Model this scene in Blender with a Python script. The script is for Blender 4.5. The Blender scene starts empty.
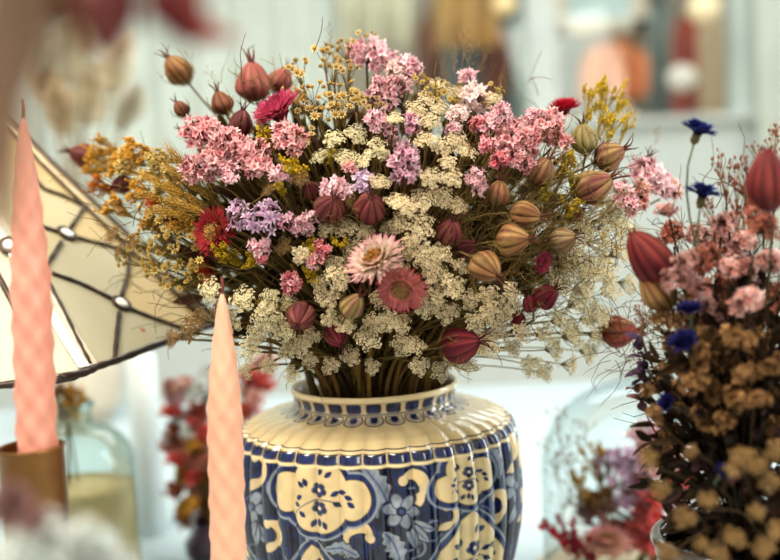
import bpy, math, random
import numpy as np
from mathutils import Vector, Matrix

random.seed(11)
rng = np.random.default_rng(11)
C = bpy.context.scene.collection
PI = math.pi
def R(a): return math.radians(a)

# ------------------------------------------------------------------ camera
FPX = 1070.0
CZ = 0.454
PITCH, ROLL = R(5.0), R(2.8)
FWD = Vector((0, math.cos(PITCH), -math.sin(PITCH)))
R0 = Vector((1, 0, 0)); U0 = Vector((0, math.sin(PITCH), math.cos(PITCH)))
RIGHT = (math.cos(ROLL) * R0 - math.sin(ROLL) * U0)
UP = (math.sin(ROLL) * R0 + math.cos(ROLL) * U0)
CAM = Vector((0, 0, CZ))
def P(px, py, d):
    return CAM + FWD * d + RIGHT * ((px - 390) / FPX * d) + UP * ((280 - py) / FPX * d)
def ray(px, py):
    return (FWD + RIGHT * ((px - 390) / FPX) + UP * ((280 - py) / FPX))
def on_y(px, py, y):
    r = ray(px, py); return CAM + r * (y / r.y)
def on_z(px, py, z):
    r = ray(px, py); return CAM + r * ((z - CZ) / r.z)
def on_plane(px, py, p0, n):
    r = ray(px, py); return CAM + r * ((p0 - CAM).dot(n) / r.dot(n))
def img_axis(ang, beta):
    """direction: ang degrees in the picture plane (0 right, 90 up), beta degrees turned towards the viewer"""
    a, b = R(ang), R(beta)
    return ((RIGHT * math.cos(a) + UP * math.sin(a)) * math.cos(b) - FWD * math.sin(b)).normalized()

cd = bpy.data.cameras.new('camera'); cam = bpy.data.objects.new('camera', cd); C.objects.link(cam)
cd.sensor_width = 36; cd.lens = FPX / 780 * 36
M = Matrix((RIGHT, UP, -FWD)).transposed().to_4x4(); M.translation = CAM
cam.matrix_world = M
cd.dof.use_dof = True; cd.dof.focus_distance = 0.815; cd.dof.aperture_fstop = 2.8
cd.dof.aperture_blades = 0; cd.clip_start = 0.02
bpy.context.scene.camera = cam

# ------------------------------------------------------------------ colours, materials
def lin(c):
    c = c / 255.0
    return c / 12.92 if c <= 0.04045 else ((c + 0.055) / 1.055) ** 2.4
def rgb(r, g, b): return np.array((lin(r), lin(g), lin(b)))
def mixc(a, b, t): return a * (1 - t) + b * t

def node_mat(name):
    m = bpy.data.materials.new(name); m.use_nodes = True
    nt = m.node_tree
    for n in list(nt.nodes): nt.nodes.remove(n)
    out = nt.nodes.new('ShaderNodeOutputMaterial')
    return m, nt, out
def L(nt, a, b): nt.links.new(a, b)

def plant_mat(name, rough=0.7, transl=0.3, vary=0.18, nscale=260, spec=0.25):
    m, nt, out = node_mat(name)
    at = nt.nodes.new('ShaderNodeAttribute'); at.attribute_name = 'Col'
    oi = nt.nodes.new('ShaderNodeObjectInfo')
    mx = nt.nodes.new('ShaderNodeMix'); mx.data_type = 'RGBA'; mx.blend_type = 'MULTIPLY'; mx.inputs[0].default_value = 1
    L(nt, at.outputs['Color'], mx.inputs[6]); L(nt, oi.outputs['Color'], mx.inputs[7])
    tc = nt.nodes.new('ShaderNodeTexCoord')
    nz = nt.nodes.new('ShaderNodeTexNoise'); nz.inputs['Scale'].default_value = nscale; nz.inputs['Detail'].default_value = 3
    L(nt, tc.outputs['Object'], nz.inputs['Vector'])
    mr = nt.nodes.new('ShaderNodeMapRange'); mr.inputs[1].default_value = 0.25; mr.inputs[2].default_value = 0.75
    mr.inputs[3].default_value = 1 - vary * 1.6; mr.inputs[4].default_value = 1 + vary
    L(nt, nz.outputs['Fac'], mr.inputs[0])
    rr = nt.nodes.new('ShaderNodeMapRange'); rr.inputs[3].default_value = 0.88; rr.inputs[4].default_value = 1.12
    L(nt, oi.outputs['Random'], rr.inputs[0])
    mu = nt.nodes.new('ShaderNodeMath'); mu.operation = 'MULTIPLY'
    L(nt, mr.outputs[0], mu.inputs[0]); L(nt, rr.outputs[0], mu.inputs[1])
    hs = nt.nodes.new('ShaderNodeHueSaturation')
    L(nt, mu.outputs[0], hs.inputs['Value']); L(nt, mx.outputs[2], hs.inputs['Color'])
    pb = nt.nodes.new('ShaderNodeBsdfPrincipled'); pb.inputs['Roughness'].default_value = rough
    pb.inputs['Specular IOR Level'].default_value = spec
    L(nt, hs.outputs['Color'], pb.inputs['Base Color'])
    if transl > 0:
        tr = nt.nodes.new('ShaderNodeBsdfTranslucent'); L(nt, hs.outputs['Color'], tr.inputs['Color'])
        ms = nt.nodes.new('ShaderNodeMixShader'); ms.inputs[0].default_value = transl
        L(nt, pb.outputs[0], ms.inputs[1]); L(nt, tr.outputs[0], ms.inputs[2]); L(nt, ms.outputs[0], out.inputs['Surface'])
    else:
        L(nt, pb.outputs[0], out.inputs['Surface'])
    return m

def plain_mat(name, col, rough=0.6, metal=0.0, vary=0.12, nscale=8.0, spec=0.4, coat=0.0, sss=0.0, col2=None, stretch=None, bump=0.0, em=0.0):
    m, nt, out = node_mat(name)
    tc = nt.nodes.new('ShaderNodeTexCoord')
    mp = nt.nodes.new('ShaderNodeMapping'); L(nt, tc.outputs['Object'], mp.inputs['Vector'])
    if stretch: mp.inputs['Scale'].default_value = stretch
    nz = nt.nodes.new('ShaderNodeTexNoise'); nz.inputs['Scale'].default_value = nscale; nz.inputs['Detail'].default_value = 4
    L(nt, mp.outputs[0], nz.inputs['Vector'])
    cr = nt.nodes.new('ShaderNodeValToRGB')
    a = np.array(col); b = np.array(col2) if col2 is not None else np.clip(a * (1 + vary), 0, 1)
    a = a if col2 is not None else a * (1 - vary)
    cr.color_ramp.elements[0].position = 0.3; cr.color_ramp.elements[1].position = 0.7
    cr.color_ramp.elements[0].color = (*a, 1); cr.color_ramp.elements[1].color = (*b, 1)
    L(nt, nz.outputs['Fac'], cr.inputs[0])
    pb = nt.nodes.new('ShaderNodeBsdfPrincipled')
    L(nt, cr.outputs[0], pb.inputs['Base Color'])
    pb.inputs['Roughness'].default_value = rough; pb.inputs['Metallic'].default_value = metal
    pb.inputs['Specular IOR Level'].default_value = spec; pb.inputs['Coat Weight'].default_value = coat
    if sss:
        pb.inputs['Subsurface Weight'].default_value = sss; pb.inputs['Subsurface Radius'].default_value = (0.012, 0.006, 0.004)
        pb.inputs['Subsurface Scale'].default_value = 1.0
    if em:
        L(nt, cr.outputs[0], pb.inputs['Emission Color']); pb.inputs['Emission Strength'].default_value = em
    if bump:
        bp = nt.nodes.new('ShaderNodeBump'); bp.inputs['Strength'].default_value = bump; bp.inputs['Distance'].default_value = 0.002
        L(nt, nz.outputs['Fac'], bp.inputs['Height']); L(nt, bp.outputs[0], pb.inputs['Normal'])
    L(nt, pb.outputs[0], out.inputs['Surface'])
    return m

def glass_mat(name, tint, rough=0.02, refl=1.0):
    m, nt, out = node_mat(name)
    lw = nt.nodes.new('ShaderNodeLayerWeight'); lw.inputs['Blend'].default_value = 0.35
    tc = nt.nodes.new('ShaderNodeTexCoord')
    nz = nt.nodes.new('ShaderNodeTexNoise'); nz.inputs['Scale'].default_value = 30
    L(nt, tc.outputs['Object'], nz.inputs['Vector'])
    t = nt.nodes.new('ShaderNodeBsdfTransparent')
    cr = nt.nodes.new('ShaderNodeValToRGB'); a = np.array(tint)
    cr.color_ramp.elements[0].color = (*(a * 0.97), 1); cr.color_ramp.elements[1].color = (*np.clip(a * 1.02, 0, 1), 1)
    L(nt, nz.outputs['Fac'], cr.inputs[0])
    l2 = nt.nodes.new('ShaderNodeLayerWeight'); l2.inputs['Blend'].default_value = .25     # thicker looking glass at grazing angles
    mg = nt.nodes.new('ShaderNodeMix'); mg.data_type = 'RGBA'; L(nt, l2.outputs['Facing'], mg.inputs[0]); L(nt, cr.outputs[0], mg.inputs[6]); mg.inputs[7].default_value = (*(a * np.array((.60, .64, .64))), 1)
    L(nt, mg.outputs[2], t.inputs['Color'])
    g = nt.nodes.new('ShaderNodeBsdfGlossy'); g.inputs['Roughness'].default_value = rough
    g.inputs['Color'].default_value = (*np.clip(a + 0.1, 0, 1), 1)
    mu = nt.nodes.new('ShaderNodeMath'); mu.operation = 'MULTIPLY'; mu.inputs[1].default_value = refl; mu.use_clamp = True
    L(nt, lw.outputs['Fresnel'], mu.inputs[0])
    ms = nt.nodes.new('ShaderNodeMixShader')
    L(nt, mu.outputs[0], ms.inputs[0]); L(nt, t.outputs[0], ms.inputs[1]); L(nt, g.outputs[0], ms.inputs[2])
    L(nt, ms.outputs[0], out.inputs['Surface'])
    return m

MP = plant_mat('dried_petal', 0.75, 0.35)
MS = plant_mat('dried_stem', 0.8, 0.0, spec=0.15)
MD = plant_mat('dried_pod', 0.6, 0.18, vary=0.3, nscale=120, spec=0.3)
MF = plant_mat('papery_floret', 0.8, 0.32, vary=0.14)
MG = plant_mat('dark_foliage', 0.85, 0.15, spec=0.1)

# ------------------------------------------------------------------ mesh builder
class MB:
    def __init__(s): s.v = []; s.f = []; s.c = []; s.n = 0
    def add(s, v, f, c):
        v = np.asarray(v, float); k = len(v)
        c = np.asarray(c, float)
        if c.ndim == 1: c = np.tile(c, (k, 1))
        s.v.append(v); s.c.append(c)
        o = s.n
        s.f.extend([tuple(i + o for i in q) for q in f]); s.n += k
    def tube(s, pts, rad, col, n=5, cap=True):
        pts = np.asarray(pts, float); k = len(pts)
        rad = np.broadcast_to(np.asarray(rad, float), (k,))
        t = np.gradient(pts, axis=0); t /= np.linalg.norm(t, axis=1)[:, None] + 1e-12
        ref = np.array((0.31, 0.17, 0.93)) if abs(t[0][2]) < 0.9 else np.array((0.9, 0.2, 0.1))
        u = ref - t[0] * ref.dot(t[0]); u /= np.linalg.norm(u)
        vs = []; a = np.linspace(0, 2 * PI, n, endpoint=False)
        for i in range(k):
            u = u - t[i] * u.dot(t[i]); u /= np.linalg.norm(u) + 1e-12
            w = np.cross(t[i], u)
            vs.append(pts[i] + rad[i] * (np.cos(a)[:, None] * u + np.sin(a)[:, None] * w))
        vs = np.concatenate(vs)
        f = [(i * n + j, i * n + (j + 1) % n, (i + 1) * n + (j + 1) % n, (i + 1) * n + j) for i in range(k - 1) for j in range(n)]
        if cap:
            f.append(tuple(range(n - 1, -1, -1))); f.append(tuple((k - 1) * n + j for j in range(n)))
        c = np.asarray(col, float)
        if c.ndim == 2: c = np.repeat(c, n, axis=0)
        s.add(vs, f, c)
    def lathe(s, prof, col, n=32, center=(0, 0, 0), rfun=None):
        vs = []; a = np.linspace(0, 2 * PI, n, endpoint=False)
        for r, z in prof:
            rr = r if rfun is None else r * rfun(a, z)
            vs.append(np.stack((rr * np.cos(a) + center[0], rr * np.sin(a) + center[1], np.full(n, z + center[2])), 1))
        k = len(prof); vs = np.concatenate(vs)
        f = [(i * n + j, i * n + (j + 1) % n, (i + 1) * n + (j + 1) % n, (i + 1) * n + j) for i in range(k - 1) for j in range(n)]
        c = np.asarray(col, float)
        if c.ndim == 2: c = np.repeat(c, n, axis=0)
        s.add(vs, f, c)
    def box(s, lo, hi, col):
        x0, y0, z0 = lo; x1, y1, z1 = hi
        v = [(x0, y0, z0), (x1, y0, z0), (x1, y1, z0), (x0, y1, z0), (x0, y0, z1), (x1, y0, z1), (x1, y1, z1), (x0, y1, z1)]
        s.add(v, [(0, 3, 2, 1), (4, 5, 6, 7), (0, 1, 5, 4), (1, 2, 6, 5), (2, 3, 7, 6), (3, 0, 4, 7)], col)
    def mesh(s, name, mat, smooth=True):
        me = bpy.data.meshes.new(name)
        v = np.concatenate(s.v); c = np.concatenate(s.c)
        me.from_pydata(v.tolist(), [], s.f)
        at = me.color_attributes.new('Col', 'FLOAT_COLOR', 'POINT')
        col = np.ones((len(v), 4)); col[:, :3] = np.clip(c, 0, 4)
        at.data.foreach_set('color', col.ravel())
        if smooth: me.polygons.foreach_set('use_smooth', [True] * len(me.polygons))
        me.materials.append(mat)
        return me

def frame_from(axis, spin=0.0):
    z = Vector(axis).normalized()
    q = z.to_track_quat('Z', 'Y').to_matrix() @ Matrix.Rotation(spin, 3, 'Z')
    return q
def npbasis(ax):
    z = np.asarray(ax, float); z = z / np.linalg.norm(z)
    r = np.array((1., 0, 0)) if abs(z[0]) < 0.8 else np.array((0, 1., 0))
    x = np.cross(r, z); x /= np.linalg.norm(x); y = np.cross(z, x)
    return np.stack((x, y, z), 1)

# ------------------------------------------------------------------ objects
def thing(name, label, cat, loc, group=None):
    o = bpy.data.objects.new(name, None); C.objects.link(o); o.location = loc
    o.empty_display_size = 0.01
    o['label'] = label; o['category'] = cat; o['kind'] = 'thing'
    if group: o['group'] = group
    return o
def part(name, me, root=None, mat3=None, loc=None, scale=1.0, tint=None):
    o = bpy.data.objects.new(name, me); C.objects.link(o)
    m = Matrix.Identity(4)
    if mat3 is not None: m = mat3.to_4x4()
    sc = scale if isinstance(scale, (tuple, list)) else (scale,) * 3
    m = m @ Matrix.Diagonal((*sc, 1))
    base = Vector(loc) if loc is not None else None
    if root is not None:
        o.parent = root
        m.translation = (base - root.location) if base is not None else Vector((0, 0, 0)) - root.location
    elif base is not None: m.translation = base
    o.matrix_local = m
    if tint is not None: o.color = (*tint, 1)
    return o
def struct(name, me, loc=None):
    o = part(name, me, None, None, loc); o['kind'] = 'structure'; return o
def single(name, me, label, cat, loc=None, group=None, mat3=None):
    o = part(name, me, None, mat3, loc); o['label'] = label; o['category'] = cat; o['kind'] = 'thing'
    if group: o['group'] = group
    return o

# ------------------------------------------------------------------ flower meshes (nominal unit: width 1, axis +Z, attached at origin)
PODPAL = {
 'ochre':   (rgb(158, 112, 70), rgb(92, 50, 38), rgb(166, 132, 84)),
 'tan':     (rgb(148, 102, 72), rgb(104, 54, 48), rgb(156, 128, 82)),
 'tanred':  (rgb(154, 104, 84), rgb(98, 36, 46), rgb(168, 142, 92)),
 'green':   (rgb(158, 146, 96), rgb(122, 100, 66), rgb(172, 162, 108)),
 'greenpink': (rgb(152, 136, 78), rgb(122, 50, 70), rgb(168, 154, 92)),
 'red':     (rgb(136, 42, 52), rgb(72, 18, 30), rgb(150, 64, 68)),
 'dusty':   (rgb(124, 56, 58), rgb(62, 22, 28), rgb(144, 84, 74)),
 'coral':   (rgb(170, 74, 60), rgb(108, 32, 34), rgb(178, 108, 76)),
 'pink':    (rgb(164, 94, 86), rgb(132, 68, 64), rgb(172, 108, 96)),
 'brown':   (rgb(130, 80, 56), rgb(82, 42, 34), rgb(146, 98, 66)),
 'garnet':  (rgb(122, 42, 44), rgb(66, 20, 26), rgb(140, 62, 54)),
 'tanback': (rgb(166, 134, 98), rgb(124, 82, 66), rgb(170, 150, 108)),
}
def pod_mesh(pal, seed, elong=1.05, lobes=5):
    base, groove, mid = PODPAL[pal]
    n, k = 60, 22
    a = np.linspace(0, 2 * PI, n, endpoint=False)
    g = np.abs(np.cos(lobes / 2 * a))
    mb = MB(); vs = []; cs = []
    rs = np.random.default_rng(seed)
    ph = rs.uniform(0, 6, 4)
    for i in range(k):
        t = i / (k - 1)
        prof = math.sin(PI * min(1, max(0.0, t ** 0.88 * 0.965 + 0.015))) ** 0.72 * 1.02 * (1 + 0.05 * math.sin(7 * t + ph[3]))
        depth = 0.17 * math.sin(PI * t) ** 0.5 + 0.05
        rr = 0.5 * prof * (1 - depth + depth * g ** 0.55) * (1 + 0.06 * np.sin(a + ph[0] + 2 * t) + 0.035 * np.sin(3 * a + ph[1] + 6 * t) + rs.normal(size=n) * .006)
        z = elong * t + 0.05 * (g - 0.5) * (t > 0.8)
        vs.append(np.stack((rr * np.cos(a), rr * np.sin(a), np.broadcast_to(z, a.shape)), 1))
        stripe = np.clip((g - 0.93) / 0.05, 0, 1)[:, None]
        gr = np.clip(1 - g / 0.36, 0, 1)[:, None] ** 1.1
        vein = (0.5 + 0.5 * np.cos(lobes * 4 * a + ph[1]))[:, None] ** 4 * 0.35
        c = mixc(base[None], mid[None], np.clip(0.5 + 0.5 * np.sin(5 * t + ph[2] + 2 * a), 0, 1)[:, None])
        c = c * (1 - vein) + groove[None] * vein
        c = c * (1 - stripe * 0.75) + groove[None] * stripe * 0.75
        c = c * (1 - gr * .85) + groove[None] * 0.7 * gr * .85
        bl = np.clip(np.sin(2.1 * a + ph[3] + 3 * t) * np.sin(1.3 * a - 5 * t + ph[0]), 0, 1)[:, None] * .45
        c = c * (1 - bl) + groove[None] * 1.15 * bl
        c = c * (0.9 + 0.15 * t)
        cs.append(c)
    f = [(i * n + j, i * n + (j + 1) % n, (i + 1) * n + (j + 1) % n, (i + 1) * n + j) for i in range(k - 1) for j in range(n)]
    f.append(tuple(range(n - 1, -1, -1))); f.append(tuple((k - 1) * n + j for j in range(n)))
    mb.add(np.concatenate(vs), f, np.concatenate(cs))
    return mb.mesh('seed_pod', MD)
def crown_mesh(pal, seed, elong=1.05, ln=0.62, lobes=5):
    rs = np.random.default_rng(seed); mb = MB(); col = PODPAL[pal][1] * 1.1 + 0.01
    for j in range(lobes):
        a = 2 * PI * j / lobes + rs.uniform(-.15, .15); out = rs.uniform(0.25, 0.62); l = ln * rs.uniform(0.75, 1.25)
        ts = np.linspace(0, 1, 8); tw = rs.uniform(-.9, .9)
        rad = 0.06 + out * l * ts ** 1.6
        z = elong * 0.95 + l * ts * (1 - 0.25 * ts)
        aa = a + tw * ts ** 2
        mb.tube(np.stack((rad * np.cos(aa), rad * np.sin(aa), z), 1), np.linspace(0.034, 0.008, 8), mixc(col, rgb(84, 56, 44), .55), 5)
    return mb.mesh('crown', MS)
def bract_mesh(seed, n=10, ln=1.1, col=rgb(128, 108, 66)):
    rs = np.random.default_rng(seed); mb = MB()
    for j in range(n):
        a = 2 * PI * j / n + rs.uniform(-.3, .3); l = ln * rs.uniform(0.7, 1.2); ts = np.linspace(0, 1, 8)
        bow = rs.uniform(0.5, 0.85)
        rad = 0.05 + bow * np.sin(ts * 1.9) * l * 0.75; z = -0.08 + l * ts ** 1.4 * 0.95
        aa = a + rs.uniform(-.5, .5) * ts
        pts = np.stack((rad * np.cos(aa), rad * np.sin(aa), z), 1)
        mb.tube(pts, np.linspace(0.016, 0.008, 8), col * rs.uniform(0.8, 1.2), 3)
        for q in range(3):
            i = rs.integers(2, 7); d = rs.normal(size=3); d[2] = abs(d[2]); d /= np.linalg.norm(d)
            e = pts[i] + d * l * rs.uniform(0.2, 0.4); m_ = (pts[i] + e) / 2 + rs.normal(size=3) * 0.04
            mb.tube([pts[i], m_, e], [0.012, 0.009, 0.005], col * rs.uniform(0.8, 1.2), 3)
    return mb.mesh('bract_ruff', MS)

def petal(mb, az, r0, z0, ln, w, e0, e1, c0, c1, tipw=0.0, seg=5, ruff=0.0, rs=None, tpow=1.0):
    """one lance petal from radius r0; elevation bends from e0 to e1"""
    ts = np.linspace(0, 1, seg); pos = []; r, z = r0, z0
    for i, t in enumerate(ts):
        pos.append((r, z)); e = e0 + (e1 - e0) * t
        r += math.cos(e) * ln / (seg - 1); z += math.sin(e) * ln / (seg - 1)
    v = []; c = []
    ca, sa = math.cos(az), math.sin(az)
    for i, t in enumerate(ts):
        ww = w * (math.sin(PI * (0.15 + 0.85 * t)) ** 0.7 * (1 - tipw) + tipw * (0.4 + 0.6 * t)) if i < seg - 1 or tipw else 0.02 * w
        r, z = pos[i]
        lift = 0.25 * ww
        for sx, dz in ((-1, lift), (0, 0), (1, lift)):
            jit = 0 if rs is None else rs.normal() * ruff * t
            x = r; y = sx * ww * 0.5
            v.append((ca * x - sa * y, sa * x + ca * y, z + dz + jit)); c.append(mixc(c0, c1, t ** tpow))
    f = [(i * 3 + j, i * 3 + j + 1, (i + 1) * 3 + j + 1, (i + 1) * 3 + j) for i in range(seg - 1) for j in (0, 1)]
    mb.add(v, f, c)

STRAW = {
 'magenta': (rgb(226, 128, 146), rgb(176, 44, 92), rgb(150, 100, 60)),
 'crimson': (rgb(196, 50, 70), rgb(186, 28, 56), rgb(150, 90, 50)),
 'red':     (rgb(206, 92, 84), rgb(164, 40, 54), rgb(198, 158, 92)),
 'white':   (rgb(240, 226, 204), rgb(222, 134, 156), rgb(176, 126, 62)),
 'rose':    (rgb(240, 196, 176), rgb(190, 72, 88), rgb(190, 150, 100)),
 'orange':  (rgb(216, 98, 42), rgb(188, 52, 30), rgb(170, 110, 40)),
 'pale':    (rgb(238, 214, 188), rgb(222, 106, 130), rgb(190, 150, 90)),
}
def straw_petals(pal, seed, cup=0.0, dr=0.17):
    c0, c1, cc = STRAW[pal]; rs = np.random.default_rng(seed); mb = MB()
    for ring, (n, ln, e0, e1, z0) in enumerate([(40, 0.34, -0.25, 0.08, 0.02), (40, 0.33, 0.05, 0.28, 0.05), (34, 0.27, 0.35, 0.6, 0.08), (28, 0.17, 0.8, 1.05, 0.10)]):
        for j in range(n):
            s = rs.uniform(0.86, 1.1)
            cb = mixc(c0, c1, 0.12 * ring * (pal != 'white')); k = rs.uniform(0.8, 1.12)
            petal(mb, 2 * PI * (j + ring * 0.5) / n + rs.normal() * 0.04, dr - 0.01 * ring, z0, ln * s, 0.062, e0 + cup + rs.normal() * .09, e1 + cup + rs.normal() * .12, cb * k, c1 * k, seg=6, tpow=2.6 if pal in ('white', 'pale') else 1.2)
    return mb.mesh('petal_ring', MP)
def straw_disc(pal, seed, dr=0.19):
    cc = STRAW[pal][2]; rs = np.random.default_rng(seed); mb = MB()
    prof = [(dr * math.cos(t) + 0.001, 0.07 + dr * 0.55 * math.sin(t)) for t in np.linspace(0, PI / 2, 8)]
    mb.lathe(prof, np.array([cc * (1.15 - 0.6 * i / 7) for i in range(8)]), 24)
    for q in range(110):
        rr = dr * math.sqrt(rs.uniform(0, 1)); a = rs.uniform(0, 6.28); z = 0.07 + 0.55 * math.sqrt(max(0, dr * dr - rr * rr))
        p = np.array((rr * math.cos(a), rr * math.sin(a), z)); d = np.array((p[0] * 1.5, p[1] * 1.5, 0.25)); d /= np.linalg.norm(d)
        mb.tube([p, p + d * 0.035], [0.012, 0.007], cc * rs.uniform(0.7, 1.5), 4)
    return mb.mesh('disc', MP)
def calyx_mesh(pal, seed):
    rs = np.random.default_rng(seed); mb = MB(); c1 = mixc(STRAW[pal][1], rgb(110, 70, 40), 0.55)
    for ring in range(3):
        for j in range(14):
            petal(mb, 2 * PI * (j + ring * .5) / 14, 0.03 + 0.05 * ring, -0.18 + 0.07 * ring, 0.2, 0.1, 0.9, 0.5, c1 * rs.uniform(.5, .9), c1 * rs.uniform(.7, 1.1), seg=4)
    return mb.mesh('calyx', MP)

def stamp(mb, V, F, Cc, pos, axis, s, spin, k):
    B = npbasis(axis); cs, sn = math.cos(spin), math.sin(spin)
    Rz = np.array(((cs, -sn, 0), (sn, cs, 0), (0, 0, 1)))
    mb.add((V * s) @ Rz.T @ B.T + pos, F, Cc * k)
def floret_ruffled(pal_in, pal_out, rs):
    """papery funnel with a crinkled rim"""
    n = 10; V = [(0, 0, -0.6)]; Cc = [pal_in * 0.6]; F = []
    j5 = rs.normal(size=n)
    for ring, (r, z, c) in enumerate([(0.16, 0.0, pal_in * .85), (0.6, 0.22, mixc(pal_in, pal_out, .6)), (1.0, 0.28, pal_out)]):
        for j in range(n):
            a = 2 * PI * j / n + rs.normal() * .1; rr = r * (1 + (0.22 * (1 if j % 2 else -1) + .14 * rs.normal()) * (ring == 2)); zz = z + ((0.3 if j % 2 else -0.2) + .25 * j5[j]) * (ring == 2) + .1 * j5[j] * (ring == 1)
            V.append((rr * math.cos(a), rr * math.sin(a), zz)); Cc.append(c * (1 + .12 * rs.normal() * (ring == 2)))
    F += [(0, 1 + (j + 1) % n, 1 + j) for j in range(n)]
    for ring in range(2):
        o = 1 + ring * n
        F += [(o + j, o + (j + 1) % n, o + n + (j + 1) % n, o + n + j) for j in range(n)]
    return np.array(V), F, np.array(Cc)
def floret_star(pal_in, pal_out, np_=5, wide=0.5):
    mb = MB()
    for j in range(np_):
        petal(mb, 2 * PI * j / np_, 0.1, 0, 0.9, wide, 0.5, 0.0, pal_in, pal_out, seg=4)
    o = np.array([(0.16, 0, 0), (0, .16, 0), (-.16, 0, 0), (0, -.16, 0), (0, 0, .22), (0, 0, -.1)])
    mb.add(o, [(0, 1, 4), (1, 2, 4), (2, 3, 4), (3, 0, 4), (1, 0, 5), (2, 1, 5), (3, 2, 5), (0, 3, 5)], mixc(pal_in, rgb(150, 110, 50), .5))
    return np.concatenate(mb.v), mb.f, np.concatenate(mb.c)
ICO = None
def ball():
    t = (1 + 5 ** .5) / 2
    V = np.array([(-1, t, 0), (1, t, 0), (-1, -t, 0), (1, -t, 0), (0, -1, t), (0, 1, t), (0, -1, -t), (0, 1, -t), (t, 0, -1), (t, 0, 1), (-t, 0, -1), (-t, 0, 1)]) / math.sqrt(1 + t * t)
    F = [(0, 11, 5), (0, 5, 1), (0, 1, 7), (0, 7, 10), (0, 10, 11), (1, 5, 9), (5, 11, 4), (11, 10, 2), (10, 7, 6), (7, 1, 8), (3, 9, 4), (3, 4, 2), (3, 2, 6), (3, 6, 8), (3, 8, 9), (4, 9, 5), (2, 4, 11), (6, 2, 10), (8, 6, 7), (9, 8, 1)]
    return V, F

STAT = {  # inner, outer, calyx
 'pink':   (rgb(206, 98, 108), rgb(244, 182, 182)),
 'coral':  (rgb(196, 78, 92), rgb(226, 124, 132)),
 'pale':   (rgb(222, 130, 150), rgb(246, 204, 208)),
 'white':  (rgb(230, 180, 178), rgb(248, 226, 218)),
 'violet': (rgb(190, 116, 142), rgb(232, 182, 200)),
 'lilac':  (rgb(190, 140, 178), rgb(232, 204, 226)),
 'dusty':  (rgb(160, 90, 80), rgb(224, 164, 150)),
 'rust':   (rgb(130, 70, 58), rgb(190, 126, 106)),
 'redpink': (rgb(186, 54, 58), rgb(228, 110, 102)),
 'tan':    (rgb(112, 82, 50), rgb(206, 168, 116)),
 'tandark': (rgb(88, 64, 42), rgb(166, 128, 86)),
 'ivory':  (rgb(220, 226, 222), rgb(244, 248, 246)),
 'ochre':  (rgb(170, 116, 44), rgb(208, 160, 76)),
 'mauve':  (rgb(124, 92, 92), rgb(160, 124, 120)),
 'paleblue': (rgb(196, 206, 204), rgb(226, 232, 226)),
}
def statice_mesh(pal, seed, n=46, hx=1.0, fr=0.125, star=False):
    """dome/spike of papery florets: width 1, height hx"""
    rs = np.random.default_rng(seed); mb = MB(); ci, co = STAT[pal]
    WP = np.minimum(co * .35 + .62, 1) if pal not in ('tan', 'tandark', 'rust', 'ochre', 'mauve', 'redpink') else np.minimum(co * 1.25, 1)
    FL = [floret_star(ci, mixc(co, WP, w8), 5, 0.42) if star else floret_ruffled(mixc(ci, co, w8 * .5), mixc(co, WP, w8), rs) for w8 in (0, .2, .75, .45)]
    bl = rs.normal(size=(5, 3)) * np.array((.22, .22, .2 * hx))     # lumpy: a few side spikelets
    for i in range(n):
        d = rs.normal(size=3); d /= np.linalg.norm(d); d[2] = abs(d[2]) * 0.9 + d[2] * 0.1
        p = d * np.array((.36, .36, .42 * hx)) * rs.uniform(0.72, 1.0)
        p = p * 0.8 + bl[i % 5] * 0.55 + np.array((0, 0, 0.35 * hx))
        ax = d + rs.normal(size=3) * 0.5 + np.array((0, 0, .25)); V, F, Cc = FL[rs.integers(4)]
        stamp(mb, V, F, Cc, p, ax, fr * rs.uniform(.75, 1.2) * (1.5 if star else 1), rs.uniform(0, 6), rs.uniform(.72, 1.15))
        q = p - ax / np.linalg.norm(ax) * fr * 0.6
        mb.tube([q, q * 0.55 + np.array((0, 0, 0.02))], [0.02, 0.014], mixc(rgb(120, 84, 60), ci, .3), 3, False)
    return mb.mesh('blossom', MF)

UMB = {
 'cream': (rgb(206, 174, 112), rgb(255, 248, 224)),
 'pale':  (rgb(204, 186, 126), rgb(255, 248, 222)),
 'tan':   (rgb(118, 88, 54), rgb(190, 158, 110)),
 'greenish': (rgb(216, 196, 138), rgb(255, 250, 226)),
}
def umbel_mesh(pal, seed, rays=13, per=7, fr=0.068, dome=0.32):
    rs = np.random.default_rng(seed); mb = MB(); ci, co = UMB[pal]
    V, F, Cc = floret_star(ci, co, 5, 0.62)
    for i in range(rays):
        rr = 0.40 * math.sqrt((i + .4) / rays); a = i * 2.39996 + rs.normal() * .2
        cpt = np.array((rr * math.cos(a), rr * math.sin(a), 0.38 + dome * (0.16 - rr * rr) * 1.2 + rs.normal() * .03))
        for j in range(per):
            b = 2 * PI * j / (per - 1); q = 0.098 * (0 if j == 0 else rs.uniform(.75, 1.15))
            p = cpt + np.array((q * math.cos(b), q * math.sin(b), 0.03 * (j == 0) + rs.normal() * .022))
            ax = np.array((p[0] * 1.2 + q * 3 * math.cos(b), p[1] * 1.2 + q * 3 * math.sin(b), 0.75)) + rs.normal(size=3) * .18
            stamp(mb, V, F, Cc, p, ax, fr * rs.uniform(.65, 1.15), rs.uniform(0, 6), rs.uniform(.78, 1.1))
    return mb.mesh('blossom', MF)
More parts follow.
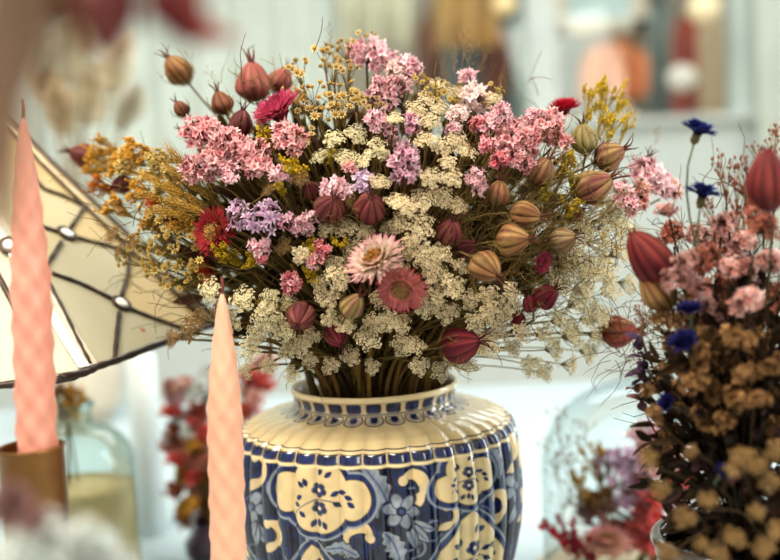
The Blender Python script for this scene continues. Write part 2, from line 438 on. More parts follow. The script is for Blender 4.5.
def umbel_rays(seed, rays=13, dome=0.32, col=rgb(150, 130, 82)):
    rs = np.random.default_rng(seed); mb = MB()
    for i in range(rays):
        rr = 0.40 * math.sqrt((i + .4) / rays); a = i * 2.39996 + rs.normal() * .2
        cpt = np.array((rr * math.cos(a), rr * math.sin(a), 0.38 + dome * (0.16 - rr * rr) * 1.2 + rs.normal() * .03 - .03))
        mb.tube([(0, 0, -.1), cpt * np.array((.55, .55, .42)), cpt], [0.018, .012, .008], col * rs.uniform(.8, 1.1), 3, False)
        for j in range(4):
            e = cpt + rs.normal(size=3) * np.array((.06, .06, .01)) + np.array((0, 0, .03))
            mb.tube([cpt - (0, 0, .06), e], [.008, .005], col, 3, False)
    return mb.mesh('ray_stalk', MS)

def spray_mesh(kind, seed, n=9, wide=.5):
    """branching sprays: blossom mesh and branch mesh, about 1 wide and 1 high"""
    rs = np.random.default_rng(seed); mb = MB(); st = MB()
    if kind == 'daisy':
        V, F, Cc = floret_star(rgb(206, 180, 120), rgb(232, 212, 160), 9, 0.34)
    elif kind == 'daisygreen':
        V, F, Cc = floret_star(rgb(206, 182, 96), rgb(236, 214, 146), 8, 0.36)
    BV, BF = ball()
    if kind.startswith('daisy'):
        for i in range(n):
            a = rs.uniform(0, 6.28); rr = 0.42 * math.sqrt(rs.uniform(0.02, 1)); p = np.array((rr * math.cos(a), rr * math.sin(a), rs.uniform(.35, .95)))
            ax = np.array((p[0] * 1.6, p[1] * 1.6, .6)) + rs.normal(size=3) * .3
            stamp(mb, V, F, Cc, p, ax, .16 * rs.uniform(.8, 1.15), rs.uniform(0, 6), rs.uniform(.8, 1.1))
            mb.add(BV * .07 + p + ax / np.linalg.norm(ax) * .035, BF, rgb(186, 146, 72) * rs.uniform(.7, 1.1))
            st.tube([(0, 0, -.1), p * (.3, .3, .5), p], [.016, .012, .01], rgb(142, 120, 68), 3, False)
    else:
        pals = {'yellow': rgb(206, 176, 50), 'olive': rgb(176, 154, 62), 'ochre': rgb(222, 172, 76), 'orange': rgb(206, 126, 44), 'brown': rgb(150, 106, 62), 'pinkdot': rgb(164, 108, 92), 'white': rgb(236, 240, 236), 'straw': rgb(230, 204, 134)}
        c = pals[kind]
        nb = 9 if n < 20 else 12
        for b in range(nb):
            a = rs.uniform(0, 6.28); sp = rs.uniform(.1, .5); h = rs.uniform(.55, 1.05)
            tip = np.array((sp * math.cos(a), sp * math.sin(a), h)); mid = tip * (.35, .35, .55) + rs.normal(size=3) * .03
            st.tube([(0, 0, -.1), mid, tip], [.014, .010, .006], mixc(rgb(130, 112, 60), c, .3), 3, False)
            for q in range(n):
                t = rs.uniform(.3, 1.02); p = mid * (1 - t) + tip * t if t > .5 else mid * t * 2 * .9 + tip * .02
                p = p + rs.normal(size=3) * .05
                mb.add(BV * (1, 1, 1.2) * rs.uniform(.024, .045) + p, BF, c * rs.uniform(.7, 1.2))
                st.tube([p, mid * .5 + tip * .5 * t], [.005, .006], mixc(rgb(130, 112, 60), c, .4), 3, False)
    return mb.mesh('blossom', MF), st.mesh('branch', MS)

def ear_mesh(seed, col=rgb(206, 168, 84)):
    """bristly grass ear, length 1"""
    rs = np.random.default_rng(seed); mb = MB()
    for i in range(46):
        t = i / 46; a = i * 2.4; p = np.array((.03 * math.cos(a), .03 * math.sin(a), t))
        d = np.array((math.cos(a) * .35, math.sin(a) * .35, 1.)); d /= np.linalg.norm(d)
        w = .035 * math.sin(PI * (t * .9 + .08))
        mb.tube([p, p + d * .05, p + d * .1], [.006, w, .004], col * rs.uniform(.75, 1.15), 4)
        mb.tube([p + d * .1, p + d * rs.uniform(.22, .42)], [.005, .002], col * 1.1, 3, False)
    return mb.mesh('ear', MP)
def wisp_mesh(seed, col):
    """airy grass panicle with tiny seeds, length 1"""
    rs = np.random.default_rng(seed); mb = MB(); BV, BF = ball()
    mb.tube([(0, 0, -.1), (.02, 0, .5), (.0, .02, 1.)], [.008, .006, .004], col, 3, False)
    for i in range(14):
        t = rs.uniform(.25, 1); a = rs.uniform(0, 6.28); b = np.array((0, 0, t)); e = b + np.array((math.cos(a) * .14, math.sin(a) * .14, rs.uniform(.08, .22)))
        mb.tube([b, e], [.005, .004], col, 3, False)
        mb.add(BV * (.016, .016, .03) + e, BF, col * rs.uniform(.8, 1.4))
    return mb.mesh('panicle', MS)
def leaf_blade(mb, base, axis, ln, w, c0, c1, nrm, curl=.2):
    """ovate leaf with a mid-rib fold"""
    ax = np.asarray(axis, float); ax /= np.linalg.norm(ax); sd = np.cross(ax, nrm); sd /= np.linalg.norm(sd) + 1e-9; up = np.cross(sd, ax)
    V = []; Cc = []; k = 8
    for i in range(k):
        t = i / (k - 1); ww = w * math.sin(PI * (t * .93 + .05)) ** .8 * (1 - .25 * t)
        for sx in (-1, -.5, 0, .5, 1):
            V.append(np.asarray(base) + ax * ln * t + sd * sx * ww * .5 + up * (abs(sx) * ww * .22 - curl * ln * t * t)); Cc.append(mixc(c0, c1, t) * (1 - .25 * (sx == 0)))
    F = [(i * 5 + j, i * 5 + j + 1, (i + 1) * 5 + j + 1, (i + 1) * 5 + j) for i in range(k - 1) for j in range(4)]
    mb.add(V, F, Cc)
def leafspray_mesh(seed, col, n=7):
    rs = np.random.default_rng(seed); mb = MB(); st = MB()
    st.tube([(0, 0, -.1), (.03, 0, .4), (0, .02, .95)], [.014, .012, .008], col * .7, 4)
    for i in range(n):
        t = .25 + .75 * i / (n - 1); a = i * 2.4 + rs.normal() * .3
        d = np.array((math.cos(a), math.sin(a), .7)); b = np.array((.015, .01, t * .95))
        leaf_blade(mb, b, d, 30 * .011 * rs.uniform(.85, 1.15), .27, col * rs.uniform(.7, 1), col * rs.uniform(.9, 1.4), np.array((0, 0, 1.)))
    return mb.mesh('leaf', MG), st.mesh('branch', MS)
def cornflower_mesh(seed):
    rs = np.random.default_rng(seed); mb = MB(); bl = rgb(56, 64, 132); dk = rgb(26, 26, 70)
    for ring, (n, ln, e0) in enumerate([(11, .5, .35), (10, .46, .8), (7, .36, 1.15)]):
        for j in range(n):          # trumpet florets splitting into five teeth
            az = 2 * PI * (j + ring * .5) / n + rs.normal() * .15; k = rs.uniform(.7, 1.25)
            for q in range(5):
                petal(mb, az + (q - 2) * .13, .05, .1, ln * rs.uniform(.85, 1.15), .13, e0 + .3, e0 - .35 + rs.normal() * .3, dk, bl * k, seg=5)
    for j in range(22):
        a = rs.uniform(0, 6.28); rr = rs.uniform(0, .12)
        mb.tube([(rr * math.cos(a), rr * math.sin(a), .1), (rr * 1.8 * math.cos(a), rr * 1.8 * math.sin(a), .42)], [.02, .012], mixc(dk, rgb(120, 60, 130), rs.uniform(0, .5)), 4)
    return mb.mesh('petal_ring', MP)
def corncalyx_mesh(seed):
    mb = MB(); pr = [(.02, -.18), (.09, -.12), (.12, -.02), (.10, .08), (.07, .13)]
    mb.lathe(pr, rgb(96, 92, 62), 14)
    rs = np.random.default_rng(seed)
    for ring in range(3):
        for j in range(9):
            petal(mb, 2 * PI * (j + ring * .5) / 9, .10, -.12 + .07 * ring, .1, .06, 1.3, 1.5, rgb(110, 104, 66), rgb(70, 52, 44), seg=3)
    return mb.mesh('calyx', MS)
def amaranth_mesh(seed, col=rgb(196, 36, 56)):
    rs = np.random.default_rng(seed); mb = MB(); BV, BF = ball()
    for sp in range(6):
        a = sp * 1.05; t0 = np.array((0, 0, .1 * sp)); d = np.array((math.cos(a) * .45, math.sin(a) * .45, .8)); d /= np.linalg.norm(d)
        l = .65 if sp else 1.0
        for q in range(40):
            t = q / 40; p = t0 + d * l * t + rs.normal(size=3) * .045 * (1 - .6 * t)
            mb.add(BV * rs.uniform(.025, .045) + p, BF, col * rs.uniform(.55, 1.2))
    return mb.mesh('blossom', MF)

# ------------------------------------------------------------------ a library of shared meshes
LIB = {}
def lib(key, fn):
    if key not in LIB: LIB[key] = fn()
    return LIB[key]

# ------------------------------------------------------------------ stems and placing
def stem_pts(head, axis, foot, throat, n=10, bow=0.35):
    """from the foot in the vase through its throat and out to the head"""
    head = np.array(head); th = np.array(throat); ft = np.array(foot); ax = np.array(axis)
    ln = np.linalg.norm(head - th); c1 = th + np.array((0, 0, 1.)) * ln * bow + (head - th) * 0.15; c2 = head - ax * ln * 0.22
    t = np.linspace(0, 1, n)[:, None]
    cur = (1 - t) ** 3 * th + 3 * (1 - t) ** 2 * t * c1 + 3 * (1 - t) * t * t * c2 + t ** 3 * head
    return np.concatenate((ft[None], cur))
def stem_obj(root, head, axis, foot, throat, r=0.0009, col=None, bow=.35):
    mb = MB(); pts = stem_pts(head, axis, foot, throat, bow=bow)
    col = rgb(118, 98, 58) * random.uniform(.7, 1.1) if col is None else col
    mb.tube(pts, np.linspace(r * 1.35, r, len(pts)), col, 5)
    return part('stem', mb.mesh('stem', MS), root, loc=(0, 0, 0))

class Pot:
    """a container that stems stand in: throat centre, throat radius, foot height"""
    def __init__(s, cx, cy, zt, rt, zf, rf): s.cx, s.cy, s.zt, s.rt, s.zf, s.rf = cx, cy, zt, rt, zf, rf
    def pick(s, head):
        dx, dy = head[0] - s.cx, head[1] - s.cy; l = math.hypot(dx, dy) + 1e-6
        k = min(1, l / 0.2) * random.uniform(.35, 1.0); a = math.atan2(dy, dx) + random.gauss(0, .5)
        th = (s.cx + math.cos(a) * s.rt * k, s.cy + math.sin(a) * s.rt * k, s.zt)
        b = random.uniform(0, 6.28); q = s.rf * math.sqrt(random.random())
        return (s.cx + q * math.cos(b), s.cy + q * math.sin(b), s.zf), th

PLACED = []     # (px, py, object, look) to be labelled from their neighbours
PALE_STEM = rgb(158, 146, 106)
def plant(name, head, axis, pot, label, cat, parts, group=None, r=.0009, stem_col=None, bow=.35, spin=None):
    """parts: list of (part name, mesh, scale, tint); head = point where the stem ends"""
    foot, th = pot.pick(head)
    root = thing(name, label, cat, foot, group)
    if pot is globals().get('PJ') and stem_col is None: stem_col = rgb(64, 50, 34) * random.uniform(.6, 1.3); r *= .8
    stem_obj(root, head, axis, foot, th, r, stem_col, bow)
    m3 = frame_from(axis, random.uniform(0, 6.28) if spin is None else spin)
    for pn, me, sc, tint in parts:
        part(pn, me, root, m3, head, sc, tint)
    return root


# ================================================================== SETTING
m_table = plain_mat('white_tablecloth', rgb(180, 194, 198), 0.75, vary=.03, nscale=3)
m_wall = plain_mat('pale_wall', rgb(216, 226, 224), 0.8, vary=.04, nscale=2)
m_frame = plain_mat('white_paint', rgb(216, 224, 220), 0.5, vary=.04, nscale=4)
m_floor = plain_mat('floor_boards', rgb(150, 126, 100), 0.5, vary=.2, nscale=4, stretch=(1, .08, 1))
m_ceil = plain_mat('ceiling_paint', rgb(220, 224, 220), 0.9, vary=.03)
m_ext = plain_mat('street_wall', rgb(176, 158, 140), 0.9, vary=.15, nscale=1.2)
W0 = np.zeros(3) + 1
def boxmesh(name, lo, hi, mat):
    mb = MB(); mb.box(lo, hi, W0); return mb.mesh(name, mat, False)
YB = 4.6
struct('floor', boxmesh('floor', (-5, -1.5, -.8), (5, 9.5, -.75), m_floor))
struct('ceiling', boxmesh('ceiling', (-5, -.6, 2.4), (5, 4.7, 2.45), m_ceil))
zsill = on_y(640, 118, YB).z
struct('wall_back', boxmesh('wall_back', (-5, YB, -.75), (5, YB + .1, zsill - .03), m_wall))
struct('trim_1', boxmesh('trim_1', (-5, YB - .08, zsill - .03), (5, YB + .12, zsill), m_frame))
struct('trim_2', boxmesh('trim_2', (-5, YB, 2.1), (5, YB + .1, 2.4), m_wall))
def xa(px, y=YB, py=60): return on_y(px, py, y).x
edges = [(-900, -880), (322, 336), (528, 556), (733, 790), (1500, 1530)]
for i, (a, b) in enumerate(edges):
    struct('trim_%d' % (i + 3), boxmesh('trim', (xa(a), YB - .02, zsill), (xa(b), YB + .08, 2.1), m_frame))
m_pane = glass_mat('window_glass', rgb(240, 250, 250), .02, .5)
for i in range(4):
    x0, x1 = xa(edges[i][1]), xa(edges[i + 1][0])
    w = boxmesh('window', (x0, YB + .03, zsill), (x1, YB + .04, 2.1), m_pane)
    struct('window_%d' % (i + 1), w)
struct('wall_outside', boxmesh('wall_outside', (-7, 8.2, -.75), (7, 8.3, 3.2), m_ext))

# the cloth covered table
tz = 0.0
mb = MB()
def table_cloth():
    xs = np.linspace(-1.1, 1.3, 60); ys = np.linspace(.22, 2.35, 50); V = []; F = []
    for j, y in enumerate(ys):
        for i, x in enumerate(xs): V.append((x, y, 0))
    nx = len(xs)
    F = [(j * nx + i, j * nx + i + 1, (j + 1) * nx + i + 1, (j + 1) * nx + i) for j in range(len(ys) - 1) for i in range(nx - 1)]
    mb.add(V, F, W0)
    per = [(x, ys[0]) for x in xs] + [(xs[-1], y) for y in ys[1:]] + [(x, ys[-1]) for x in xs[::-1][1:]] + [(xs[0], y) for y in ys[::-1][1:-1]]
    n = len(per); rows = []; cx, cy = .1, 1.28
    for k, (z, o) in enumerate([(0, 0), (-.02, .012), (-.2, .03), (-.45, .05)]):
        for i, (x, y) in enumerate(per):
            wv = 1 + (.6 * math.sin(i * .9)) * (k > 1); d = Vector((x - cx, y - cy, 0)).normalized()
            rows.append((x + d.x * o * wv, y + d.y * o * wv, z))
    F = [(k * n + i, k * n + (i + 1) % n, (k + 1) * n + (i + 1) % n, (k + 1) * n + i) for k in range(3) for i in range(n)]
    mb.add(rows, [tuple(reversed(q)) for q in F], W0)
table_cloth()
single('tablecloth', mb.mesh('tablecloth', m_table), 'white tablecloth spread under the blue and cream vase', 'tablecloth')
m_wood = plain_mat('table_wood', rgb(150, 116, 84), .5, vary=.2, nscale=6, stretch=(.1, 1, 1))
t = thing('display_table', 'wooden display table hidden under the white tablecloth', 'table', (0.1, 1.28, -.75))
part('tabletop', boxmesh('tabletop', (-1.09, .23, -.035), (1.29, 2.34, -.003), m_wood), t, loc=(0, 0, 0))
for sx in (-1.0, 1.2):
    for sy in (.32, 2.25):
        part('leg', boxmesh('leg', (sx - .03, sy - .03, -.75), (sx + .03, sy + .03, -.035), m_wood), t, loc=(0, 0, 0))

# ================================================================== THE VASE
rim_c = P(374, 383, .95)
VX, VY, RZ = rim_c.x, rim_c.y, rim_c.z
prof = np.array([  # r, z from the rim
 (.0700, -.0015), (.0715, .0012), (.0732, .0015), (.0742, .0), (.0738, -.003), (.0722, -.006), (.0712, -.011), (.0714, -.0155), (.0740, -.0182),
 (.0830, -.0202), (.0960, -.0228), (.1080, -.0262), (.1165, -.0305), (.1212, -.0350), (.1235, -.0400), (.1256, -.0520), (.1272, -.0720), (.1278, -.0920),
 (.1270, -.1100), (.1248, -.1280), (.1205, -.1480), (.1120, -.1740), (.1000, -.2040), (.0880, -.2320), (.0790, -.2540), (.0760, -.2640), (.0790, -.2700), (.0800, -.2760)])
prof[:, 1] *= (RZ - .001) / .2760 if RZ > .2 else 1
def smooth_profile(p, k):
    d = np.r_[0, np.cumsum(np.linalg.norm(np.diff(p, axis=0), axis=1))]
    s = np.linspace(0, d[-1], k)
    # catmull-like: linear resample then box smooth
    r = np.interp(s, d, p[:, 0]); z = np.interp(s, d, p[:, 1])
    for _ in range(3):
        r[1:-1] = .25 * r[:-2] + .5 * r[1:-1] + .25 * r[2:]; z[1:-1] = .25 * z[:-2] + .5 * z[1:-1] + .25 * z[2:]
    return r, z, s
NR, NT = 470, 999
pr, pz, ps = smooth_profile(prof, NR)
TH = np.linspace(-PI, PI, NT, endpoint=False)      # 0 faces the camera
Tg, Sg = np.meshgrid(TH, ps); Rg = np.repeat(pr[:, None], NT, 1); Zg = np.repeat(pz[:, None], NT, 1)
fl = np.clip((-Zg - .018) / .010, 0, 1) * np.clip((-.0 + .262 + Zg) / .04, 0, 1)
rib = np.abs(np.cos(19.5 * Tg)) ** .8
Rg = Rg * (1 - .036 * fl * (1 - rib))
fln = np.clip((Zg + .022) / .004, 0, 1) * np.clip((-Zg - .005) / .004, 0, 1)
Rg = Rg * (1 - .012 * fln * (1 - np.abs(np.cos(13.5 * Tg))))
# world positions
Xw = VX + Rg * np.sin(Tg); Yw = VY - Rg * np.cos(Tg); Zw = RZ + Zg
def projpx(X, Y, Z):
    dx, dy, dz = X - CAM.x, Y - CAM.y, Z - CAM.z
    d = dx * FWD.x + dy * FWD.y + dz * FWD.z
    return 390 + FPX * (dx * RIGHT.x + dy * RIGHT.y + dz * RIGHT.z) / d, 280 - FPX * (dx * UP.x + dy * UP.y + dz * UP.z) / d
PXg, PYg = projpx(Xw, Yw, Zw)
front = np.abs(Tg) < 1.45
def find(px, py):
    e = (PXg - px) ** 2 + (PYg - py) ** 2 + 1e6 * (~front)
    i = np.unravel_index(np.argmin(e), e.shape); return TH[i[1]], ps[i[0]]
PXM = 1 / .95 * FPX   # px per metre at the axis
# unwrapped coordinates in "pixels" (about those of the picture, face-on)
SC = FPX / .83
CREAM = rgb(236, 212, 164); CREAM2 = rgb(224, 194, 140); BLUE = rgb(20, 33, 82); NAVY = rgb(13, 17, 46); INK = rgb(20, 15, 26); GREY = rgb(138, 144, 152); MIDB = rgb(56, 72, 116)
# the pattern repeats three times round the vase: paint one third, then tile
NTW = NT // 3
ribfull = rib; TgF, SgF, ZgF = Tg, Sg, Zg
Tg, Sg, Zg, rib = Tg[:, NTW:2 * NTW], Sg[:, NTW:2 * NTW], Zg[:, NTW:2 * NTW], rib[:, NTW:2 * NTW]
zone = np.ones((NR, NTW))
img = np.zeros((NR, NTW, 3)) + CREAM
def vnoise(shape, cells, seed):
    rs = np.random.default_rng(seed); g = rs.random((cells[0] + 2, cells[1])); g = np.concatenate((g, g[:, :2]), 1)
    yy = np.linspace(0, cells[0], shape[0], endpoint=False); xx = np.linspace(0, cells[1], shape[1], endpoint=False)
    y0 = yy.astype(int); x0 = xx.astype(int); fy = (yy - y0)[:, None]; fx = (xx - x0)[None]
    fy = fy * fy * (3 - 2 * fy); fx = fx * fx * (3 - 2 * fx)
    a = g[y0][:, x0]; b = g[y0][:, x0 + 1]; c = g[y0 + 1][:, x0]; d = g[y0 + 1][:, x0 + 1]
    return (a * (1 - fx) + b * fx) * (1 - fy) + (c * (1 - fx) + d * fx) * fy
n1 = vnoise((NR, NTW), (60, 43), 1); n2 = vnoise((NR, NTW), (24, 17), 2); n3 = vnoise((NR, NTW), (120, 87), 3)
def ss(x, w=.8): return np.clip(.5 - x / (2 * w), 0, 1)       # inside (x<0) -> 1
def paint(mask, col, var=.0):
    global img
    k = (mask * zone)[..., None]
    c = np.asarray(col)
    if var: c = c * (1 + var * (n1[..., None] - .5) * 2)
    img = img * (1 - k) + c * k
# deep blue ground of the body
sb0 = np.interp(.0430, -pz, ps); sbm = np.interp(.0380, -pz, ps); send = np.interp(.245, -pz, ps)
body = (Sg > sb0) & (Sg < send)
gm = np.clip((n2 - .35) * 2.2, 0, 1)[..., None]; gi = np.clip((n1 - .38) * 3, 0, 1)[..., None]
ground = NAVY * (1 - gm) + BLUE * gm; ground = ground * (1 - gi * .75) + INK * gi * .75
ground = ground * (.75 + .5 * n3[..., None])
img = np.where(body[..., None], ground, img)
zone = body * 1.0
def motif_xy(th0, s0, rot=0.0):
    dth = (Tg - th0 + PI / 3) % (2 * PI / 3) - PI / 3
    x = dth * .122 * SC; y = (Sg - s0) * SC        # y downwards
    c, s = math.cos(rot), math.sin(rot)
    return x * c + y * s, -x * s + y * c
def ell(x, y, cx, cy, rx, ry, rot=0.0):
    c, s = math.cos(rot), math.sin(rot); u = (x - cx) * c + (y - cy) * s; v = -(x - cx) * s + (y - cy) * c
    q = np.sqrt((u / rx) ** 2 + (v / ry) ** 2) + 1e-9
    return (q - 1) * min(rx, ry)
def union(*a):
    r = a[0]
    for b in a[1:]: r = np.minimum(r, b)
    return r
def leafsd(x, y, cx, cy, ln, w, rot):
    c, s = math.cos(rot), math.sin(rot); u = (x - cx) * c + (y - cy) * s; v = -(x - cx) * s + (y - cy) * c
    t = np.clip(u / ln, 0, 1); ww = w * np.sin(PI * t) ** .8
    return np.maximum(np.abs(v) - ww, np.maximum(-u, u - ln))
def medallion(sd):
    paint(ss(sd - 9.0), GREY * 1.05, .1); paint(ss(sd - 6.8), BLUE, .5); paint(ss(sd - 2.4), INK, .3)
    paint(ss(sd - 1.4), mixc(CREAM, CREAM2, .5) * .84, .1);  # cream darkened to paint in the weaker light on the body
def sprig(x, y, k, rot):
    c, s = math.cos(rot), math.sin(rot); x, y = x * c + y * s, -x * s + y * c
    for (fx, fy) in ((1, -7), (2, 9)):
        sd = union(*[ell(x, y, (fx + 4.2 * math.cos(a)) * k, (fy + 3.6 * math.sin(a)) * k, 3.1 * k, 2.8 * k) for a in np.arange(5) * 1.2566 + .3])
        paint(ss(sd), BLUE * 1.15, .5); paint(ss(np.abs(sd) - .5), NAVY); paint(ss(ell(x, y, fx * k, fy * k, 1.8 * k, 1.6 * k)), CREAM)
    st = np.abs(y - (2 + .02 * (x / k) ** 2 * k - .25 * x)) - .6
    paint(ss(np.maximum(st, np.abs(x) - 22 * k)), BLUE, .3)
    for (lx, ly, lr) in ((-20, -12, .5), (-14, -16, 1.1), (-21, 4, -.6), (-24, 8, .1), (-17, 14, .6), (12, -3, -.5), (18, -6, -.2), (24, -4, .3), (27, 1, .6), (14, 3, .4), (2, 18, 1.5), (-2, 20, 2.0), (6, 20, 1.1), (0, -20, -1.2), (6, -19, -.7)):
        paint(ss(leafsd(x, y, lx * k, ly * k, 8 * k, 2.4 * k, lr)), BLUE * .9, .5)
def scroll(th0, s0, k, rot, flip=1):
    x, y = motif_xy(th0, s0, rot); x = x * flip
    a = ell(x, y, 0, 0, 15 * k, 15 * k); b = ell(x, y, -7 * k, 4 * k, 11 * k, 11 * k); tail = leafsd(x, y, 8 * k, 8 * k, 26 * k, 5 * k, 2.3)
    sd = np.maximum(a, -b); sd = union(sd, ell(x, y, -10 * k, -7 * k, 5 * k, 5 * k), tail)
    paint(ss(sd - 4 * k), BLUE, .4); paint(ss(sd - 1.6), INK * 1.4); paint(ss(sd), mixc(CREAM2, GREY, .25), .15)
    paint(ss(ell(x, y, 3 * k, -4 * k, 8 * k, 7 * k)) * ss(sd), CREAM2 * .92)
def whiteflower(th0, s0, k, n=6, rot=0):
    x, y = motif_xy(th0, s0, rot)
    sds = [ell(x, y, 11 * k * math.cos(a), 11 * k * math.sin(a), 9 * k, 6.2 * k, a) for a in np.arange(n) * 2 * PI / n]
    paint(ss(union(*sds) - 2.2), INK * 1.3)
    for sd in sds: paint(ss(sd), GREY * .95, .35); paint(ss(np.abs(sd) - .5), BLUE)
    paint(ss(ell(x, y, 0, 0, 5.5 * k, 5.5 * k)), NAVY); paint(ss(ell(x, y, 0, 0, 2.5 * k, 2.5 * k)), MIDB)
def bigleaf(th0, s0, ln, w, rot):
    x, y = motif_xy(th0, s0)
    c, s = math.cos(rot), math.sin(rot); u = x * c + y * s; v = -x * s + y * c
    t = np.clip(u / ln + .5, 0, 1); ww = w * np.sin(PI * t) ** .7 * (1 + .18 * np.sin(t * 30))
    sd = np.maximum(np.abs(v + 4 * np.sin(t * 3)) - ww, np.abs(u) - ln / 2)
    paint(ss(sd - 2), INK * 1.4); paint(ss(sd), GREY * .92, .35); paint(ss(np.abs(v + 4 * np.sin(t * 3)) - .8) * ss(sd + 2), MIDB)
    paint(ss(np.abs(np.sin(u * .45 + np.abs(v) * .3)) * 3 - .5) * ss(sd + 1.5) * .5, MIDB)
def leaves(th0, s0, k, rots):
    x, y = motif_xy(th0, s0)
    for i, r in enumerate(rots):
        sd = leafsd(x, y, 3 * k, 2 * k, 30 * k, 5 * k, r); paint(ss(sd - 1.5), INK * 1.3); paint(ss(sd), GREY * .9, .3)
        c, s = math.cos(r), math.sin(r); v = -(x - 3 * k) * s + (y - 2 * k) * c; paint(ss(np.abs(v) - .6) * ss(sd + 1), MIDB)
def vines(seed, k):
    rs = np.random.default_rng(seed)
    for q in range(45):
        x, y = motif_xy(rs.uniform(-PI, PI), rs.uniform(sb0 + .006, send - .01)); r0 = rs.uniform(6, 16)
        arc = np.maximum(np.abs(np.hypot(x, y) - r0) - 1.1, -(x * math.cos(q) + y * math.sin(q)))
        paint(ss(arc) * .8, mixc(GREY, MIDB, rs.uniform(.2, .9)))
vines(5, 1)
big = find(318, 498); small = find(468, 478); og1 = find(312, 541); og2 = find(473, 508)
o = 0
if True:
    scroll(find(260, 468)[0] + o, find(260, 468)[1], 1.15, .4)
    bigleaf(find(374, 487)[0] + o, find(374, 487)[1], 52, 9.5, 1.05)
    scroll(find(414, 483)[0] + o, find(414, 483)[1], 1.0, -.2)
    leaves(find(404, 522)[0] + o, find(404, 522)[1], 1.0, (.35, .8, 1.25))
    whiteflower(find(401, 512)[0] + o, find(401, 512)[1], .95, 6, .2)
    whiteflower(find(252, 506)[0] + o, find(252, 506)[1], .95, 5, .2)
    leaves(find(254, 520)[0] + o, find(254, 520)[1], .9, (1.2, 1.7, 2.2))
    scroll(find(274, 533)[0] + o, find(274, 533)[1], .95, .3)
    scroll(find(357, 536)[0] + o, find(357, 536)[1], 1.0, .9, -1)
    scroll(find(452, 514)[0] + o, find(452, 514)[1], .75, .4)
    scroll(find(500, 503)[0] + o, find(500, 503)[1], 1.0, .2)
    bigleaf(find(343, 552)[0] + o, find(343, 552)[1], 36, 7, .2)
    bigleaf(find(392, 548)[0] + o, find(392, 548)[1], 40, 9, 1.2)
    bigleaf(find(492, 462)[0] + o, find(492, 462)[1], 40, 9, 1.3)
    # ogee medallions below
    for (tt, s0, hw) in ((og1[0], og1[1], 44), (og2[0], og2[1], 58)):
        x, y = motif_xy(tt + o, s0)
        sd = np.abs(x) - hw * np.clip(y / 62, 0, 1) ** .75 * np.clip((150 - y) / 60, 0, 1) ** .6
        sd = np.maximum(sd * .7, -y)
        sd = np.maximum(sd, y - 150)
        medallion(sd + 5); sprig(x, y - 52, 1.25, .1); sprig(x - 20, y - 88, .9, .6)
    # quatrefoils
    x, y = motif_xy(big[0] + o, big[1], 0.06)
    sd = union(ell(x, y, 0, -9, 30, 27), ell(x, y, 0, 10, 29, 25), ell(x, y, -36, -1, 17, 19), ell(x, y, 36, -1, 17, 19), ell(x, y, 0, 0, 42, 17))
    medallion(sd); sprig(x, y, 1.15, 0)
    x, y = motif_xy(small[0] + o, small[1], -.05)
    sd = union(ell(x, y, -4, -11, 19, 17), ell(x, y, -20, 6, 17, 13), ell(x, y, 22, 2, 16, 16), ell(x, y, 2, 12, 17, 15), ell(x, y, 0, 0, 20, 16))
    medallion(sd); sprig(x, y, .85, .2)
zone = np.ones((NR, NTW))
# shoulder band: two cream lines with a row of rounded blue dashes
def line(s0, w, col): paint(ss((np.abs(Sg - s0) - w) * SC, .7), col)
xd = np.abs(((Tg * 19.5 / PI) + .5) % 1 - .5) * PI / 19.5 * .118 * SC      # px from the middle of each rib
yd = (Sg - sbm) * SC
paint(ss(np.abs(yd) - 9.2), CREAM * .98)
q4 = (np.maximum(np.abs(xd) - 8.6, 0) ** 2 + np.maximum(np.abs(yd) - 2.2, 0) ** 2) ** .5 - 2.6
paint(ss(q4), BLUE * .95, .7); paint(ss(np.abs(q4) - .6) * .9, INK)
paint(ss(np.abs(yd - 5.2) - .7) * .7, BLUE); paint(ss(np.abs(yd + 5.4) - .7) * .8, NAVY)
line(sbm - .0082, .00055, NAVY * 1.3)
# shoulder darker in the flutes, slightly mottled
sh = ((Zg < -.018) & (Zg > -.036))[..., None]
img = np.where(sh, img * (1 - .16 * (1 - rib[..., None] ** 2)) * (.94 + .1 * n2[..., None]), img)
# lappets at the foot of the neck
NL = 27
s_l = np.interp(.0150, -pz, ps)
xl = (((Tg * NL / (2 * PI)) + .5) % 1 - .5) * 2 * PI / NL * .077 * SC; yl = (Sg - s_l) * SC
lap = np.maximum(ell(xl, yl, 0, 6, 10.6, 12.5), -yl)
paint(ss(lap - .5), BLUE * .9); paint(ss(lap + 1.4), CREAM * .85); paint(ss(lap + 2.6), mixc(GREY, CREAM, .3), .2)
paint(ss(ell(xl, yl, 0, 4, 4.2, 7.0)), BLUE * .9, .5)
# neck: row of blue dashes between cream lines
s_n = np.interp(.0088, -pz, ps); yn = (Sg - s_n) * SC
paint(ss(np.abs(yn) - 8.2) * (Zg < -.003), CREAM * .95)
qn = (np.maximum(np.abs(((xl / 21.0 + .5) % 1 - .5) * 21) - 5.5, 0) ** 2 + np.maximum(np.abs(yn + .5) - 2.2, 0) ** 2) ** .5 - 3
paint(ss(qn), BLUE, .7); paint(ss(np.abs(qn) - .5) * .8, NAVY)
paint(ss(np.abs(yn - 6.5) - .9) * .85, BLUE); paint(ss(np.abs(yn + 6.2) - .6) * .5, BLUE)
